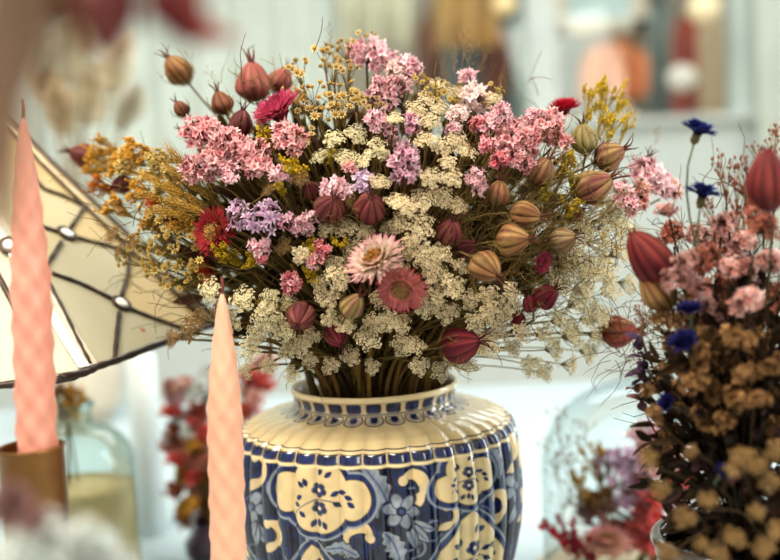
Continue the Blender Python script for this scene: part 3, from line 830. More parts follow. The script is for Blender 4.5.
# lower border and foot
line(send, .0012, CREAM); img = np.where((Sg > send + .0012)[..., None], CREAM * .95, img)
line(send + .006, .0008, BLUE); line(send + .014, .001, BLUE)
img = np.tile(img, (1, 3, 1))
m, nt, out = node_mat('painted_glaze')
at = nt.nodes.new('ShaderNodeAttribute'); at.attribute_name = 'Col'
tc = nt.nodes.new('ShaderNodeTexCoord'); nz = nt.nodes.new('ShaderNodeTexNoise'); nz.inputs['Scale'].default_value = 60; nz.inputs['Detail'].default_value = 5
L(nt, tc.outputs['Object'], nz.inputs['Vector'])
mr = nt.nodes.new('ShaderNodeMapRange'); mr.inputs[3].default_value = .88; mr.inputs[4].default_value = 1.08; L(nt, nz.outputs['Fac'], mr.inputs[0])
hs = nt.nodes.new('ShaderNodeHueSaturation'); L(nt, at.outputs['Color'], hs.inputs['Color']); L(nt, mr.outputs[0], hs.inputs['Value'])
pb = nt.nodes.new('ShaderNodeBsdfPrincipled'); L(nt, hs.outputs[0], pb.inputs['Base Color'])
pb.inputs['Roughness'].default_value = .22; pb.inputs['Coat Weight'].default_value = .6; pb.inputs['Coat Roughness'].default_value = .07
bp = nt.nodes.new('ShaderNodeBump'); bp.inputs['Strength'].default_value = .15; bp.inputs['Distance'].default_value = .001
L(nt, nz.outputs['Fac'], bp.inputs['Height']); L(nt, bp.outputs[0], pb.inputs['Normal'])
L(nt, pb.outputs[0], out.inputs['Surface']); m_glaze = m
vase = thing('ginger_jar_vase', 'fluted cream vase painted with blue flowers and medallions, holding the big bouquet', 'vase', (VX, VY, 0.001))
def vase_rows(name, i0, i1, extra=None):
    P3 = np.stack((Xw, Yw, Zw), -1)[i0:i1 + 1]; k = i1 - i0 + 1
    V = P3.reshape(-1, 3); Cc = img[i0:i1 + 1].reshape(-1, 3)
    me = bpy.data.meshes.new(name)
    idx = np.arange(k * NT).reshape(k, NT)
    a = idx[:-1]; b = np.roll(idx, -1, 1)[:-1]; c = np.roll(idx, -1, 1)[1:]; d = idx[1:]
    Fq = np.stack((a, d, c, b), -1).reshape(-1, 4)
    vv = V; cc = Cc; base = len(V); extra_f = None
    if extra is not None:
        n = 200; tt = np.linspace(-PI, PI, n, endpoint=False); ev = []
        for r, z in extra: ev.append(np.stack((VX + r * np.sin(tt), VY - r * np.cos(tt), np.full(n, RZ + z)), 1))
        ev = np.concatenate(ev); ei = np.arange(len(ev)).reshape(len(extra), n) + base
        a = ei[:-1]; b = np.roll(ei, -1, 1)[:-1]; c = np.roll(ei, -1, 1)[1:]; d = ei[1:]
        Fq = np.concatenate((Fq, np.stack((a, d, c, b), -1).reshape(-1, 4)))
        vv = np.concatenate((V, ev)); cc = np.concatenate((Cc, np.tile(CREAM * .7, (len(ev), 1))))
    me.vertices.add(len(vv)); me.vertices.foreach_set('co', vv.ravel())
    me.loops.add(Fq.size); me.loops.foreach_set('vertex_index', Fq.ravel().astype(np.int32))
    me.polygons.add(len(Fq)); me.polygons.foreach_set('loop_start', np.arange(0, Fq.size, 4, dtype=np.int32))
    me.polygons.foreach_set('use_smooth', np.ones(len(Fq), bool)); me.update(calc_edges=True); me.validate()
    at = me.color_attributes.new('Col', 'FLOAT_COLOR', 'POINT'); cl = np.ones((len(vv), 4)); cl[:, :3] = cc; at.data.foreach_set('color', cl.ravel())
    me.materials.append(m_glaze); return part(name, me, vase, loc=(0, 0, 0))
i_rim = int(np.argmax(pz < -.0045)); i_neck = int(np.argmax(pz < -.0185))
vase_rows('rim', 0, i_rim)
vase_rows('neck', i_rim, i_neck)
hbot = -(RZ - .001)
vase_rows('body', i_neck, NR - 1, [(.0800, hbot), (.0002, hbot), (.0002, hbot + .008), (.070, hbot + .012), (.093, -.21), (.115, -.15), (.118, -.10), (.110, -.041), (.068, -.020), (.066, -.012), (.0700, -.0015)][::1])
# ================================================================== THE BOUQUET IN THE VASE
BC = Vector((VX, VY, RZ)); POT = Pot(VX, VY, RZ - .012, .056, .011, .05)
BPX, BPY, BRX, BRY, BD, BD0 = 385, 228, 292, 212, .17, .955
def bdepth(px, py, off=0.0):
    q = ((px - BPX) / BRX) ** 2 + ((py - BPY) / BRY) ** 2
    return BD0 - BD * math.sqrt(max(0.0, 1 - min(q, 1))) + off
def bpos(px, py, off=0.0):
    d = bdepth(px, py, off); return P(px, py, d), d
def outward(p, tow=.35):
    o = (p - (BC + Vector((0, 0, .055)))).normalized()
    return (o * (1 - tow) + (-FWD) * tow * .8 + Vector((0, 0, .12))).normalized()

def pod(px, py, size, pal, ang, beta, label, off=0.0, d=None, pot=POT, elong=1.08, ruff=True, crown=1.0, group=None, name='nigella_pod', seed=None):
    c, dd = (P(px, py, d), d) if d else bpos(px, py, off)
    s = size * .95 * dd / FPX; ax = img_axis(ang, beta); head = c - ax * s * elong * .5
    sd = hash_(px, py) % 3 if seed is None else seed
    ps = [('seed_pod', lib(('pod', pal, sd, elong), lambda: pod_mesh(pal, sd, elong)), s, None)]
    if crown: ps.append(('crown', lib(('crown', pal, sd, elong, crown), lambda: crown_mesh(pal, sd, elong, .62 * crown)), s, None))
    if ruff: ps.append(('bract_ruff', lib(('ruff', sd), lambda: bract_mesh(sd)), s, None))
    return plant(name, head, ax, pot, label, 'seed pod', ps, group, r=.0009)
def hash_(a, b): return int(abs(a) * 7 + abs(b) * 13)

def straw(px, py, size, pal, ang, beta, label, off=0.0, d=None, pot=POT, cup=0.0, cal=True, spin=None):
    c, dd = (P(px, py, d), d) if d else bpos(px, py, off)
    s = size * dd / FPX; ax = img_axis(ang, beta); sd = hash_(px, py) % 97
    ps = [('petal_ring', straw_petals(pal, sd, cup), s, None), ('disc', straw_disc(pal, sd), s, None)]
    if cal: ps.append(('calyx', calyx_mesh(pal, sd), s, None))
    return plant('strawflower', c - ax * s * .1, ax, pot, label, 'flower', ps, r=.0012)

def stat(px, py, w, h, pal, label, off=0.0, d=None, pot=POT, ang=None, beta=25, n=80, star=False, fr=.1, var=2, group=None, tint=None):
    c, dd = (P(px, py, d), d) if d else bpos(px, py, off)
    s = w * dd / FPX; hx = max(.55, h / w)
    ax = outward(c) if ang is None else img_axis(ang, beta)
    sd = hash_(px, py) % var
    key = ('stat', pal, sd, round(hx, 1), n, star)
    hx = round(hx, 1)
    return plant('statice_flower', c - ax * s * hx * .4, ax, pot, label, 'flower', [('blossom', lib(key, lambda: statice_mesh(pal, sd + len(pal), n, hx, fr, star)), s, tint)], group)

def umbel(px, py, size, pal, label, off=0.0, d=None, pot=POT, thin=False, tow=.45, group=None, name='lace_flower', var=3, axis=None):
    c, dd = (P(px, py, d), d) if d else bpos(px, py, off)
    s = size * dd / FPX * 1.06; ax = outward(c, tow) if axis is None else axis
    ax = (ax + Vector(rng.normal(size=3) * .16)).normalized()
    sd = hash_(px, py) % var
    ps = [('blossom', lib(('umb', pal, sd), lambda: umbel_mesh(pal, sd)), s, None), ('ray_stalk', lib(('rays', sd), lambda: umbel_rays(sd)), s, None)]
    return plant(name, c - ax * s * .38, ax, pot, label, 'flower', ps, group, r=.0005 if thin else .0009, stem_col=PALE_STEM if thin else None)

def spray(px, py, w, h, kind, label, name, off=0.0, d=None, pot=POT, ang=None, beta=15, n=9, var=3, group=None, cat='flower'):
    c, dd = (P(px, py, d), d) if d else bpos(px, py, off)
    sw, sh_ = w * dd / FPX, h * dd / FPX
    ax = outward(c) if ang is None else img_axis(ang, beta)
    sd = hash_(px, py) % var
    me = lib(('spray', kind, sd, n), lambda: spray_mesh(kind, sd, n))
    ps = [('blossom', me[0], (sw, sw, sh_), None), ('branch', me[1], (sw, sw, sh_), None)]
    return plant(name, c - ax * sh_ * .55, ax, pot, label, cat, ps, group)

# ---- landmarks for the labels of the many small heads
LAND = []
def mark(px, py, phrase): LAND.append((px, py, phrase))
USED = {}
GROUPN = {}
def where(px, py, look, cand=14):
    """a phrase that singles a small head out by the named heads around it"""
    def side(dx, dy):
        a = math.degrees(math.atan2(-dy, dx)) % 360
        return ['on the glass dome side of', 'diagonally above, dome side of', 'just above', 'diagonally above, candle side of', 'on the candle side of', 'diagonally below, candle side of', 'just below', 'diagonally below, dome side of'][int((a + 22.5) // 45) % 8]
    L2 = sorted(LAND, key=lambda l: (l[0] - px) ** 2 + (l[1] - py) ** 2)[:cand]
    for l in L2:
        ds = math.hypot(l[0] - px, l[1] - py)
        pre = '' if ds < 45 else 'farther out, '
        sd = side(px - l[0], py - l[1]); sd = sd.replace('just ', '') if ds > 45 else sd
        lab = '%s %s %s' % (look, sd, l[2]) if ds < 45 else '%s well %s %s' % (look, sd.replace('diagonally ', 'diagonally '), l[2])
        if len(lab.split()) <= 16 and lab not in USED:
            USED[lab] = 1; return lab
    return None

# ---- nigella pods
A = 'nigella pod'
pods = [
 (178, 70, 30, 'ochre', 128, 10, 'golden brown nigella pod standing highest at the candle side of the bouquet', 0),
 (181, 109, 17, 'brown', 125, 5, 'small brown nigella pod just below the tall golden one', .02),
 (185, 132, 13, 'brown', 150, 5, 'tiny brown nigella pod resting over the pink statice clusters', .02),
 (254, 82, 38, 'pink', 97, 10, 'large dusty pink nigella pod above the magenta strawflower', .06),
 (281, 80, 26, 'pink', 60, 10, 'blurred pink nigella pod peeping behind the large dusty pink one', .09),
 (222, 103, 24, 'brown', 112, 10, 'brown nigella pod between the small brown pod and the magenta strawflower', .03),
 (241, 124, 27, 'dusty', 80, 10, 'brownish red nigella pod tucked beneath the magenta strawflower', .03),
 (83, 155, 26, 'dusty', 165, 25, 'dark red nigella pod farthest out over the leaded lampshade', .05),
 (122, 184, 20, 'dusty', 200, 25, 'small dark red nigella pod among the ochre sprays over the lampshade', .04),
 (584, 139, 30, 'green', 100, 20, 'round pale green nigella pod beneath the crimson strawflower', .0),
 (609, 156, 31, 'tanred', 25, 12, 'striped tan and red nigella pod beside the round pale green one', -.01),
 (594, 187, 38, 'tanred', 28, 20, 'largest striped nigella pod, plump with reddish ribs, dome side of bouquet', -.02),
 (541, 172, 30, 'tan', 62, 22, 'tan nigella pod between pink statice and the largest striped pod', -.01),
 (498, 194, 26, 'tan', 80, 15, 'faded tan nigella pod under the coral pink statice hooks', 0),
 (525, 215, 30, 'ochre', -8, 15, 'small ochre nigella pod lying sideways above the ribbed ochre pod', -.015),
 (513, 240, 34, 'ochre', 2, 35, 'round ribbed ochre nigella pod with brown ribs turned sideways', -.03),
 (486, 267, 34, 'ochre', -40, 38, 'round tan nigella pod wrapped in threads, below the ribbed ochre pod', -.03),
 (563, 239, 28, 'tanback', 10, 40, 'pale nigella pod showing its dry bract star, beside ribbed ochre pod', -.01),
 (644, 168, 24, 'red', 70, 15, 'red nigella pod with long horns behind the dusty pink statice', .0),
 (370, 207, 34, 'dusty', 80, 62, 'dusty red nigella pod facing out with a star crown, near the violet spike', -.01),
 (330, 208, 34, 'dusty', 60, 55, 'dusty red nigella pod under pale pink statice, candle side of star-crowned pod', -.01),
 (300, 316, 31, 'dusty', -95, 60, 'dusty rose nigella pod with open star, low beside the tall candle tip', -.02),
 (336, 335, 26, 'red', -60, 40, 'wine red nigella pod low over the vase neck', .0),
 (353, 306, 27, 'greenpink', 55, 30, 'green nigella pod flushed pink, below the pale strawflower', -.02),
 (449, 232, 30, 'dusty', 70, 45, 'dark russet nigella pod half hidden above the cream lace flowers', .0),
 (466, 248, 22, 'dusty', 20, 35, 'small russet nigella pod beside the dark russet one', .01),
 (460, 344, 40, 'red', 12, 25, 'big wine red nigella pod hanging low over the vase rim', -.02),
 (546, 296, 27, 'red', 40, 35, 'crimson nigella pod with torn tip under the magenta strawflower', -.005),
 (530, 304, 18, 'red', 120, 30, 'small crimson nigella pod tucked under the torn crimson one', .0),
 (517, 320, 18, 'red', 250, 30, 'crimson nigella pod at the lower dome side, half behind cream lace', .02),
 (619, 332, 35, 'coral', 3, 12, 'coral nigella pod on a bare horizontal stem above the glass dome', .0),
 (575, 215, 20, 'tan', 40, 20, 'little tan nigella pod under the largest striped pod', .02),
 (430, 190, 16, 'dusty', 60, 40, 'small dull red nigella pod peeking beside the violet spike', .01),
 (312, 190, 20, 'dusty', 120, 40, 'small dull red nigella pod above the lavender statice', .01),
]
for p in pods:
    pod(*p[:6], label=p[6], off=p[7])
for x, y, t in [(178, 70, 'the tall golden pod'), (254, 82, 'the large dusty pink pod'), (584, 139, 'the round green pod'), (594, 187, 'the largest striped pod'), (541, 172, 'the tan pod by the statice'),
                (513, 240, 'the ribbed ochre pod'), (486, 267, 'the thread-wrapped pod'), (563, 239, 'the bract-star pod'), (370, 207, 'the star-crowned pod'), (300, 316, 'the dusty rose pod'), (353, 306, 'the green-pink pod'),
                (449, 232, 'the dark russet pod'), (460, 344, 'the big wine red pod'), (546, 296, 'the torn crimson pod'), (619, 332, 'the coral pod'), (83, 155, 'the outermost dark pod'), (336, 335, 'the low wine red pod'), (241, 124, 'the brownish red pod')]: mark(x, y, t)

# ---- strawflowers
straw(276, 108, 60, 'magenta', 125, 22, 'magenta strawflower seen from the side with a brown calyx', .0, cup=.45)
straw(212, 232, 56, 'red', 178, 52, 'red strawflower with a tan eye facing the lampshade', -.01, cup=.1)
straw(374, 258, 66, 'white', 122, 40, 'white strawflower tipped with pink, widest in the bouquet', -.03, cup=.2)
straw(401, 290, 56, 'rose', -112, 58, 'rose red strawflower just under the white strawflower', -.035, cup=.22)
straw(564, 106, 38, 'crimson', 100, 16, 'crimson strawflower on a dark stem beside the yellow spray', .03, cup=.45)
straw(542, 262, 28, 'magenta', -25, 40, 'small magenta strawflower under the ribbed ochre pod', -.005, cup=.5)
straw(154, 200, 26, 'orange', 145, 40, 'orange red strawflower among the ochre sprays', .01, cup=.4)
straw(206, 272, 34, 'orange', 215, 30, 'orange strawflower in shade below the red strawflower', .03, cup=.3)
for x, y, t in [(277, 108, 'the magenta strawflower'), (212, 232, 'the red strawflower'), (374, 258, 'the white strawflower'), (400, 290, 'the rose strawflower'), (564, 105, 'the crimson strawflower'), (542, 262, 'the small magenta strawflower'), (154, 200, 'the orange strawflower'), (206, 272, 'the shaded orange strawflower')]: mark(x, y, t)
for x, y, t in [(408, 168, 'the violet spike'), (259, 219, 'the lavender statice'), (226, 300, 'the tall candle tip'), (605, 105, 'the yellow spray'), (378, 385, 'the vase rim middle'), (697, 133, 'the upright cornflower'), (120, 300, 'the lampshade jewel'), (300, 385, 'the vase rim by the candle')]: mark(x, y, t)

# ---- statice: violet spike, lavender stars, pinks
stat(408, 170, 40, 68, 'violet', 'violet pink statice spike standing upright above the star-crowned pod', -.01, ang=82, beta=20, n=130, fr=.1)
stat(394, 140, 18, 34, 'pale', 'narrow pale pink statice spike just above the violet spike', .01, ang=95, n=50)
stat(240, 214, 40, 34, 'lilac', 'lavender statice cluster closest to the red strawflower', -.01, star=True, n=34, ang=130, beta=50)
stat(265, 217, 46, 34, 'lilac', 'middle lavender statice cluster between two other lavender clusters', -.015, star=True, n=40, ang=80, beta=50)
stat(288, 223, 30, 30, 'violet', 'pinker lavender statice cluster next to pink star florets', -.01, star=True, n=30, ang=60, beta=50)
pinks = [(207, 135, 42, 36, 'pink'), (227, 153, 44, 40, 'pink'), (259, 160, 38, 36, 'pink'), (287, 141, 34, 40, 'pink'), (199, 172, 36, 34, 'pink'), (245, 150, 30, 30, 'pink'), (210, 158, 26, 26, 'pink'), (276, 175, 22, 22, 'pale'),
 (291, 279, 26, 20, 'coral'), (323, 248, 16, 16, 'coral'), (316, 262, 16, 22, 'pink'), (260, 246, 20, 18, 'pale'), (304, 224, 26, 24, 'pale'), (338, 194, 36, 26, 'pale'), (262, 258, 12, 12, 'coral'), (362, 178, 26, 20, 'lilac'),
 (367, 58, 44, 34, 'pale'), (411, 70, 32, 40, 'pale'), (384, 93, 42, 36, 'pale'), (381, 126, 26, 32, 'pale'), (411, 124, 22, 22, 'violet'), (392, 70, 24, 28, 'white'), (470, 98, 36, 30, 'white'), (466, 76, 18, 16, 'pale'),
 (502, 116, 30, 26, 'pale'), (487, 125, 22, 20, 'pale'), (508, 136, 36, 34, 'pink'), (545, 126, 36, 40, 'pink'), (526, 140, 36, 32, 'pink'), (502, 160, 26, 38, 'coral'), (485, 148, 18, 32, 'coral'), (476, 184, 26, 18, 'pale'), (520, 160, 28, 26, 'pink'), (558, 140, 22, 26, 'pink'), (530, 118, 24, 26, 'pale'), (458, 112, 24, 18, 'white'),
 (656, 182, 54, 40, 'pale'), (625, 203, 34, 24, 'pale'), (640, 196, 30, 26, 'dusty'), (672, 192, 30, 30, 'dusty'), (478, 122, 18, 18, 'coral'), (494, 146, 16, 18, 'pink'), (455, 128, 16, 14, 'pale'), (350, 168, 14, 14, 'pink'), (232, 175, 20, 18, 'pale')]
PW = {'pink': 'rose pink statice cluster', 'coral': 'coral pink statice cluster', 'pale': 'pale pink statice cluster', 'white': 'whitish pink statice cluster', 'dusty': 'dusty pink statice cluster', 'violet': 'mauve statice cluster', 'lilac': 'pale lilac statice cluster'}
for i, (x, y, w_, h_, pal) in enumerate(pinks):
    lab = where(x, y, PW[pal]); far = .05 if y < 100 else 0
    stat(x, y, w_ * 1.15, h_ * 1.15, pal, lab or PW[pal], far - .01, n=84 if w_ > 22 else 36, fr=.1 if w_ > 22 else .16, var=3)

# ---- cream lace flowers
creams = [(397, 201, 26), (401, 222, 26), (420, 227, 34), (353, 249, 32), (338, 277, 28), (329, 298, 26), (334, 264, 22), (406, 250, 24), (426, 256, 30), (441, 254, 24), (434, 272, 30), (453, 285, 28), (426, 304, 30), (447, 312, 28),
 (388, 321, 26), (368, 339, 28), (438, 294, 24), (490, 297, 30), (491, 314, 28), (511, 292, 22), (508, 308, 30), (402, 344, 26), (453, 362, 22), (487, 345, 32), (334, 138, 26), (356, 134, 26), (378, 150, 28), (441, 108, 24), (444, 146, 28), (424, 140, 24),
 (458, 140, 26), (468, 152, 24), (430, 120, 24), (422, 200, 30), (440, 196, 28), (430, 177, 26), (452, 178, 26), (380, 182, 24), (345, 228, 24), (365, 230, 20), (458, 206, 22), (242, 299, 30), (209, 290, 28), (265, 318, 34), (249, 350, 28), (300, 346, 24),
 (230, 322, 28), (282, 330, 28), (286, 350, 22), (312, 336, 20), (345, 325, 22), (402, 324, 22), (415, 346, 24), (350, 356, 22), (372, 366, 18), (420, 366, 22), (440, 372, 22), (500, 330, 26), (522, 332, 24), (514, 347, 22), (470, 300, 22), (475, 322, 24),
 (292, 374, 20), (246, 372, 18), (268, 366, 20), (345, 157, 24), (362, 160, 22), (320, 156, 22), (395, 118, 20), (440, 84, 22), (426, 98, 22), (455, 92, 22), (482, 96, 24), (494, 98, 20), (416, 108, 22), (400, 270, 20), (412, 285, 22), (460, 266, 20), (380, 300, 22), (372, 322, 20), (330, 318, 20), (270, 298, 24), (288, 302, 20), (256, 334, 24), (225, 342, 22), (310, 360, 18), (330, 366, 20), (470, 366, 20), (320, 285, 20), (300, 255, 20), (325, 230, 18), (448, 162, 20), (408, 208, 20), (388, 228, 18), (412, 240, 20)]
for x, y, s_ in creams:
    pal = 'cream' if y > 170 or x > 400 else 'pale'
    if x < 300 and y > 270: pal = 'pale'
    look = 'cream lace flower head' if pal == 'cream' else 'ivory lace flower head'
    umbel(x, y, s_, pal, where(x, y, look) or look, random.uniform(-.012, .012) - .012 + (.04 if y < 100 else 0))
tans = [(188, 331, 30), (284, 246, 20), (112, 234, 20), (118, 252, 18), (132, 243, 18), (172, 338, 20), (200, 318, 22), (216, 312, 20), (268, 190, 16), (300, 178, 20), (350, 200, 16)]
for x, y, s_ in tans: umbel(x, y, s_, 'tan', where(x, y, 'tan dried lace flower head') or 'tan dried lace flower head', -.01, name='lace_flower')
greens = [(575, 250, 22), (590, 268, 22), (602, 243, 22), (612, 290, 20), (580, 300, 22), (562, 320, 20), (556, 348, 18), (575, 335, 22), (590, 352, 18), (606, 268, 22), (620, 250, 20), (630, 284, 18), (600, 312, 22), (572, 366, 16), (625, 228, 22), (545, 334, 18), (532, 366, 18), (585, 228, 20), (608, 222, 20), (560, 280, 22), (585, 285, 20), (598, 335, 16), (640, 240, 18), (615, 208, 18), (546, 372, 16), (590, 318, 18), (570, 265, 20)]
for x, y, s_ in greens: umbel(x, y, s_ * 1.5, 'greenish', where(x, y, 'greenish cream lace flower head') or 'greenish cream lace head', .015, name='lace_flower', thin=True)

# ---- daisy sprays
daisies = [(300, 74, 26, 30), (323, 56, 26, 30), (332, 72, 26, 28), (312, 94, 28, 30), (333, 98, 28, 28), (346, 76, 24, 30), (320, 118, 28, 28), (343, 112, 28, 28), (355, 96, 26, 28), (302, 114, 24, 26), (347, 50, 24, 28), (292, 96, 18, 24), (366, 40, 20, 22), (372, 110, 22, 26), (306, 140, 24, 24)]
for x, y, w_, h_ in daisies: spray(x, y, w_ * 1.25, h_ * 1.1, 'daisy', where(x, y, 'straw coloured daisy sprig') or 'straw coloured daisy sprig', 'daisy_sprig', .02, n=9)
for x, y, w_, h_ in [(430, 100, 24, 26), (438, 92, 26, 26), (490, 112, 22, 22), (452, 104, 22, 24), (494, 92, 22, 22), (420, 86, 22, 26)]: spray(x, y, w_, h_, 'daisygreen', where(x, y, 'pale green daisy sprig') or 'pale green daisy sprig', 'daisy_sprig', .03, n=9)
left_d = [(165, 228, 26, 26), (150, 262, 24, 26), (178, 262, 26, 28), (142, 244, 22, 24), (190, 282, 22, 22), (172, 284, 20, 22), (158, 244, 24, 24), (188, 244, 24, 26), (130, 262, 18, 20), (200, 262, 22, 22), (146, 214, 22, 22)]
for x, y, w_, h_ in left_d: spray(x, y, w_ * 1.35, h_ * 1.25, 'daisygreen', where(x, y, 'mustard daisy sprig') or 'mustard daisy sprig', 'daisy_sprig', .01, n=9)
# ---- yellow and ochre sprays
yel = [(267, 143, 28, 32, 'yellow'), (297, 168, 34, 40, 'yellow'), (230, 258, 28, 46, 'yellow'), (340, 242, 20, 26, 'yellow'), (309, 249, 22, 26, 'yellow'), (313, 276, 22, 22, 'yellow'), (268, 305, 28, 24, 'olive'), (608, 104, 48, 62, 'yellow'), (590, 104, 30, 44, 'yellow'), (626, 124, 18, 34, 'yellow'), (566, 164, 28, 30, 'yellow'), (570, 208, 26, 24, 'yellow'), (330, 158, 20, 24, 'olive'), (250, 260, 22, 26, 'yellow'), (575, 184, 22, 24, 'yellow'), (280, 190, 18, 22, 'yellow'), (545, 196, 20, 22, 'olive'), (612, 128, 26, 36, 'yellow')]
for x, y, w_, h_, k in yel:
    lk = 'bright yellow goldenrod sprig' if k == 'yellow' else 'olive yellow goldenrod sprig'
    spray(x, y, w_, h_, k, where(x, y, lk) or lk, 'goldenrod_sprig', -.005 if y > 120 else .03, n=22 if x < 580 else 11, ang=None if x < 560 else 75)
och = [(100, 164, 24, 40, 'ochre'), (112, 150, 24, 34, 'ochre'), (128, 160, 30, 32, 'straw'), (140, 150, 28, 30, 'ochre'), (152, 172, 28, 30, 'straw'), (168, 186, 30, 34, 'straw'), (116, 208, 22, 30, 'ochre'), (140, 190, 26, 28, 'ochre'), (176, 206, 26, 30, 'straw'), (120, 168, 22, 28, 'ochre'), (160, 158, 24, 26, 'straw'), (186, 226, 26, 28, 'ochre'), (104, 186, 20, 26, 'orange'), (150, 225, 22, 24, 'ochre')]
WN = {'orange': 'orange brown spray of tiny buds', 'ochre': 'ochre spray of tiny buds', 'straw': 'straw coloured spray of tiny buds'}
for x, y, w_, h_, k in och: spray(x, y, w_ * 1.25, h_ * 1.15, k, where(x, y, WN[k]) or WN[k], 'bud_spray', .02, n=20, ang=170 - (y - 150) * .35, beta=20)
# ---- grass ears bending towards the lampshade
ears = [(182, 178, 140), (172, 190, 150), (190, 170, 130), (165, 202, 160), (186, 196, 148), (176, 214, 168), (196, 186, 138), (180, 164, 125), (192, 208, 155), (160, 184, 152)]
for i, (x, y, a) in enumerate(ears):
    c, dd = bpos(x, y, .0); ax = img_axis(a, 12); s = 44 * dd / FPX
    plant('grass_ear', c - ax * s * .5, ax, POT, where(x, y, 'golden bristly grass ear') or 'golden bristly grass ear', 'grass', [('ear', lib(('ear', i % 3), lambda: ear_mesh(i % 3)), s, None)])
wisps = [(463, 52, 84, 40), (470, 60, 70, 34), (454, 66, 98, 34), (480, 66, 62, 30), (446, 74, 104, 30), (500, 82, 65, 26), (655, 140, 80, 26), (215, 84, 120, 30), (330, 40, 100, 26)]
for i, (x, y, a, l) in enumerate(wisps):
    c, dd = bpos(x, y, .05); ax = img_axis(a, 5); s = l * dd / FPX
    plant('grass_panicle', c - ax * s * .5, ax, POT, where(x, y, 'thin brown wispy grass panicle') or 'thin wispy grass', 'grass', [('panicle', lib(('wisp', i % 3), lambda: wisp_mesh(i % 3, rgb(150, 116, 78))), s, None)])

# ---- inner foliage nobody could count
def tangle(name, centre, rad, n, ln, col0, col1, r0, seed, label, cat, pot=None, lo=.1, hi=.95, curl=.6, flat=None):
    rs = np.random.default_rng(seed); mb = MB()
    for i in range(n):
        d = rs.normal(size=3); d /= np.linalg.norm(d)
        p = np.array(centre) + d * np.array(rad) * rs.uniform(lo, hi)
        if flat is not None and p[2] > flat and rs.random() < .93: continue
        dr = d * .7 + np.array((0, 0, .5)) + rs.normal(size=3) * .6; dr /= np.linalg.norm(dr)
        k = 6; pts = [p]; l = ln * rs.uniform(.5, 1.3)
        for q in range(k - 1):
            dr = dr + rs.normal(size=3) * curl * .5; dr /= np.linalg.norm(dr); pts.append(pts[-1] + dr * l / k)
        mb.tube(pts, np.linspace(r0, r0 * .5, k), mixc(col0, col1, rs.random()) * rs.uniform(.6, 1.1), 3, False)
    o = single(name, mb.mesh(name, MS), label, cat); o['kind'] = 'stuff'; return o
tangle('thread_foliage', (VX, VY - .0, RZ + .155), (.235, .165, .150), 2600, .05, rgb(128, 110, 62), rgb(112, 92, 50), .00042, 3, 'feathery olive threads filling the bouquet between the flowers', 'foliage', lo=.35, hi=.98, flat=RZ + .19)
def leafmass(name, centre, rad, n, ln, cols, seed, label, lo=.1, hi=.9, up=.4):
    rs = np.random.default_rng(seed); mb = MB()
    for i in range(n):
        d = rs.normal(size=3); d /= np.linalg.norm(d)
        p = np.array(centre) + d * np.array(rad) * rs.uniform(lo, hi)
        c = cols[rs.integers(len(cols))] * rs.uniform(.6, 1.1)
        a = d + rs.normal(size=3) * .6 + np.array((0, 0, up))
        leaf_blade(mb, p, a, ln * rs.uniform(.5, 1.1), ln * .34, c * .8, c, rs.normal(size=3), .15)
    o = single(name, mb.mesh(name, MG), label, 'foliage'); o['kind'] = 'stuff'; return o
leafmass('dried_foliage', (VX, VY + .01, RZ + .135), (.19, .13, .125), 1900, .034, [rgb(92, 74, 44), rgb(74, 60, 38), rgb(110, 92, 52), rgb(86, 60, 46)], 5, 'dark brown filler leaves added for shade deep inside the bouquet', lo=.2, hi=.92)  # dark leaves put in to make the bouquet's inside look shaded
tangle('thread_foliage', tuple(P(540, 230, .825)), (.08, .025, .078), 620, .04, rgb(158, 136, 86), rgb(120, 96, 62), .00034, 31, 'curly straw threads wrapped around the nigella pods on the dome side', 'foliage', curl=.9, hi=1.0)
# bundle of bare stems in the vase throat
rs = np.random.default_rng(8)
for i in range(26):
    a = rs.uniform(PI + .25, 2 * PI - .25); q = .72 + .28 * math.sqrt(rs.random()); b = rs.uniform(0, 6.28)
    ft = Vector((VX + .045 * q * math.cos(b), VY + .045 * q * math.sin(b), .011)); th = np.array((VX + .060 * q * math.cos(a), VY + .060 * q * math.sin(a), RZ - .01))
    hd = np.array((VX + .17 * q * math.cos(a + rs.normal() * .2), VY + .13 * q * math.sin(a), RZ + rs.uniform(.06, .12)))
    mb = MB(); pts = stem_pts(hd, (hd - th) / np.linalg.norm(hd - th), ft, th)
    c = rgb(120, 92, 48) * rs.uniform(.6, 1.2); mb.tube(pts, np.linspace(.0022, .0012, len(pts)), c, 6)
    st = thing('flower_stem', 'brown bare flower stem crossing others in the vase throat', 'stem', ft, 'bare stems in the vase throat'); part('stem', mb.mesh('stem', MS), st, loc=(0, 0, 0))
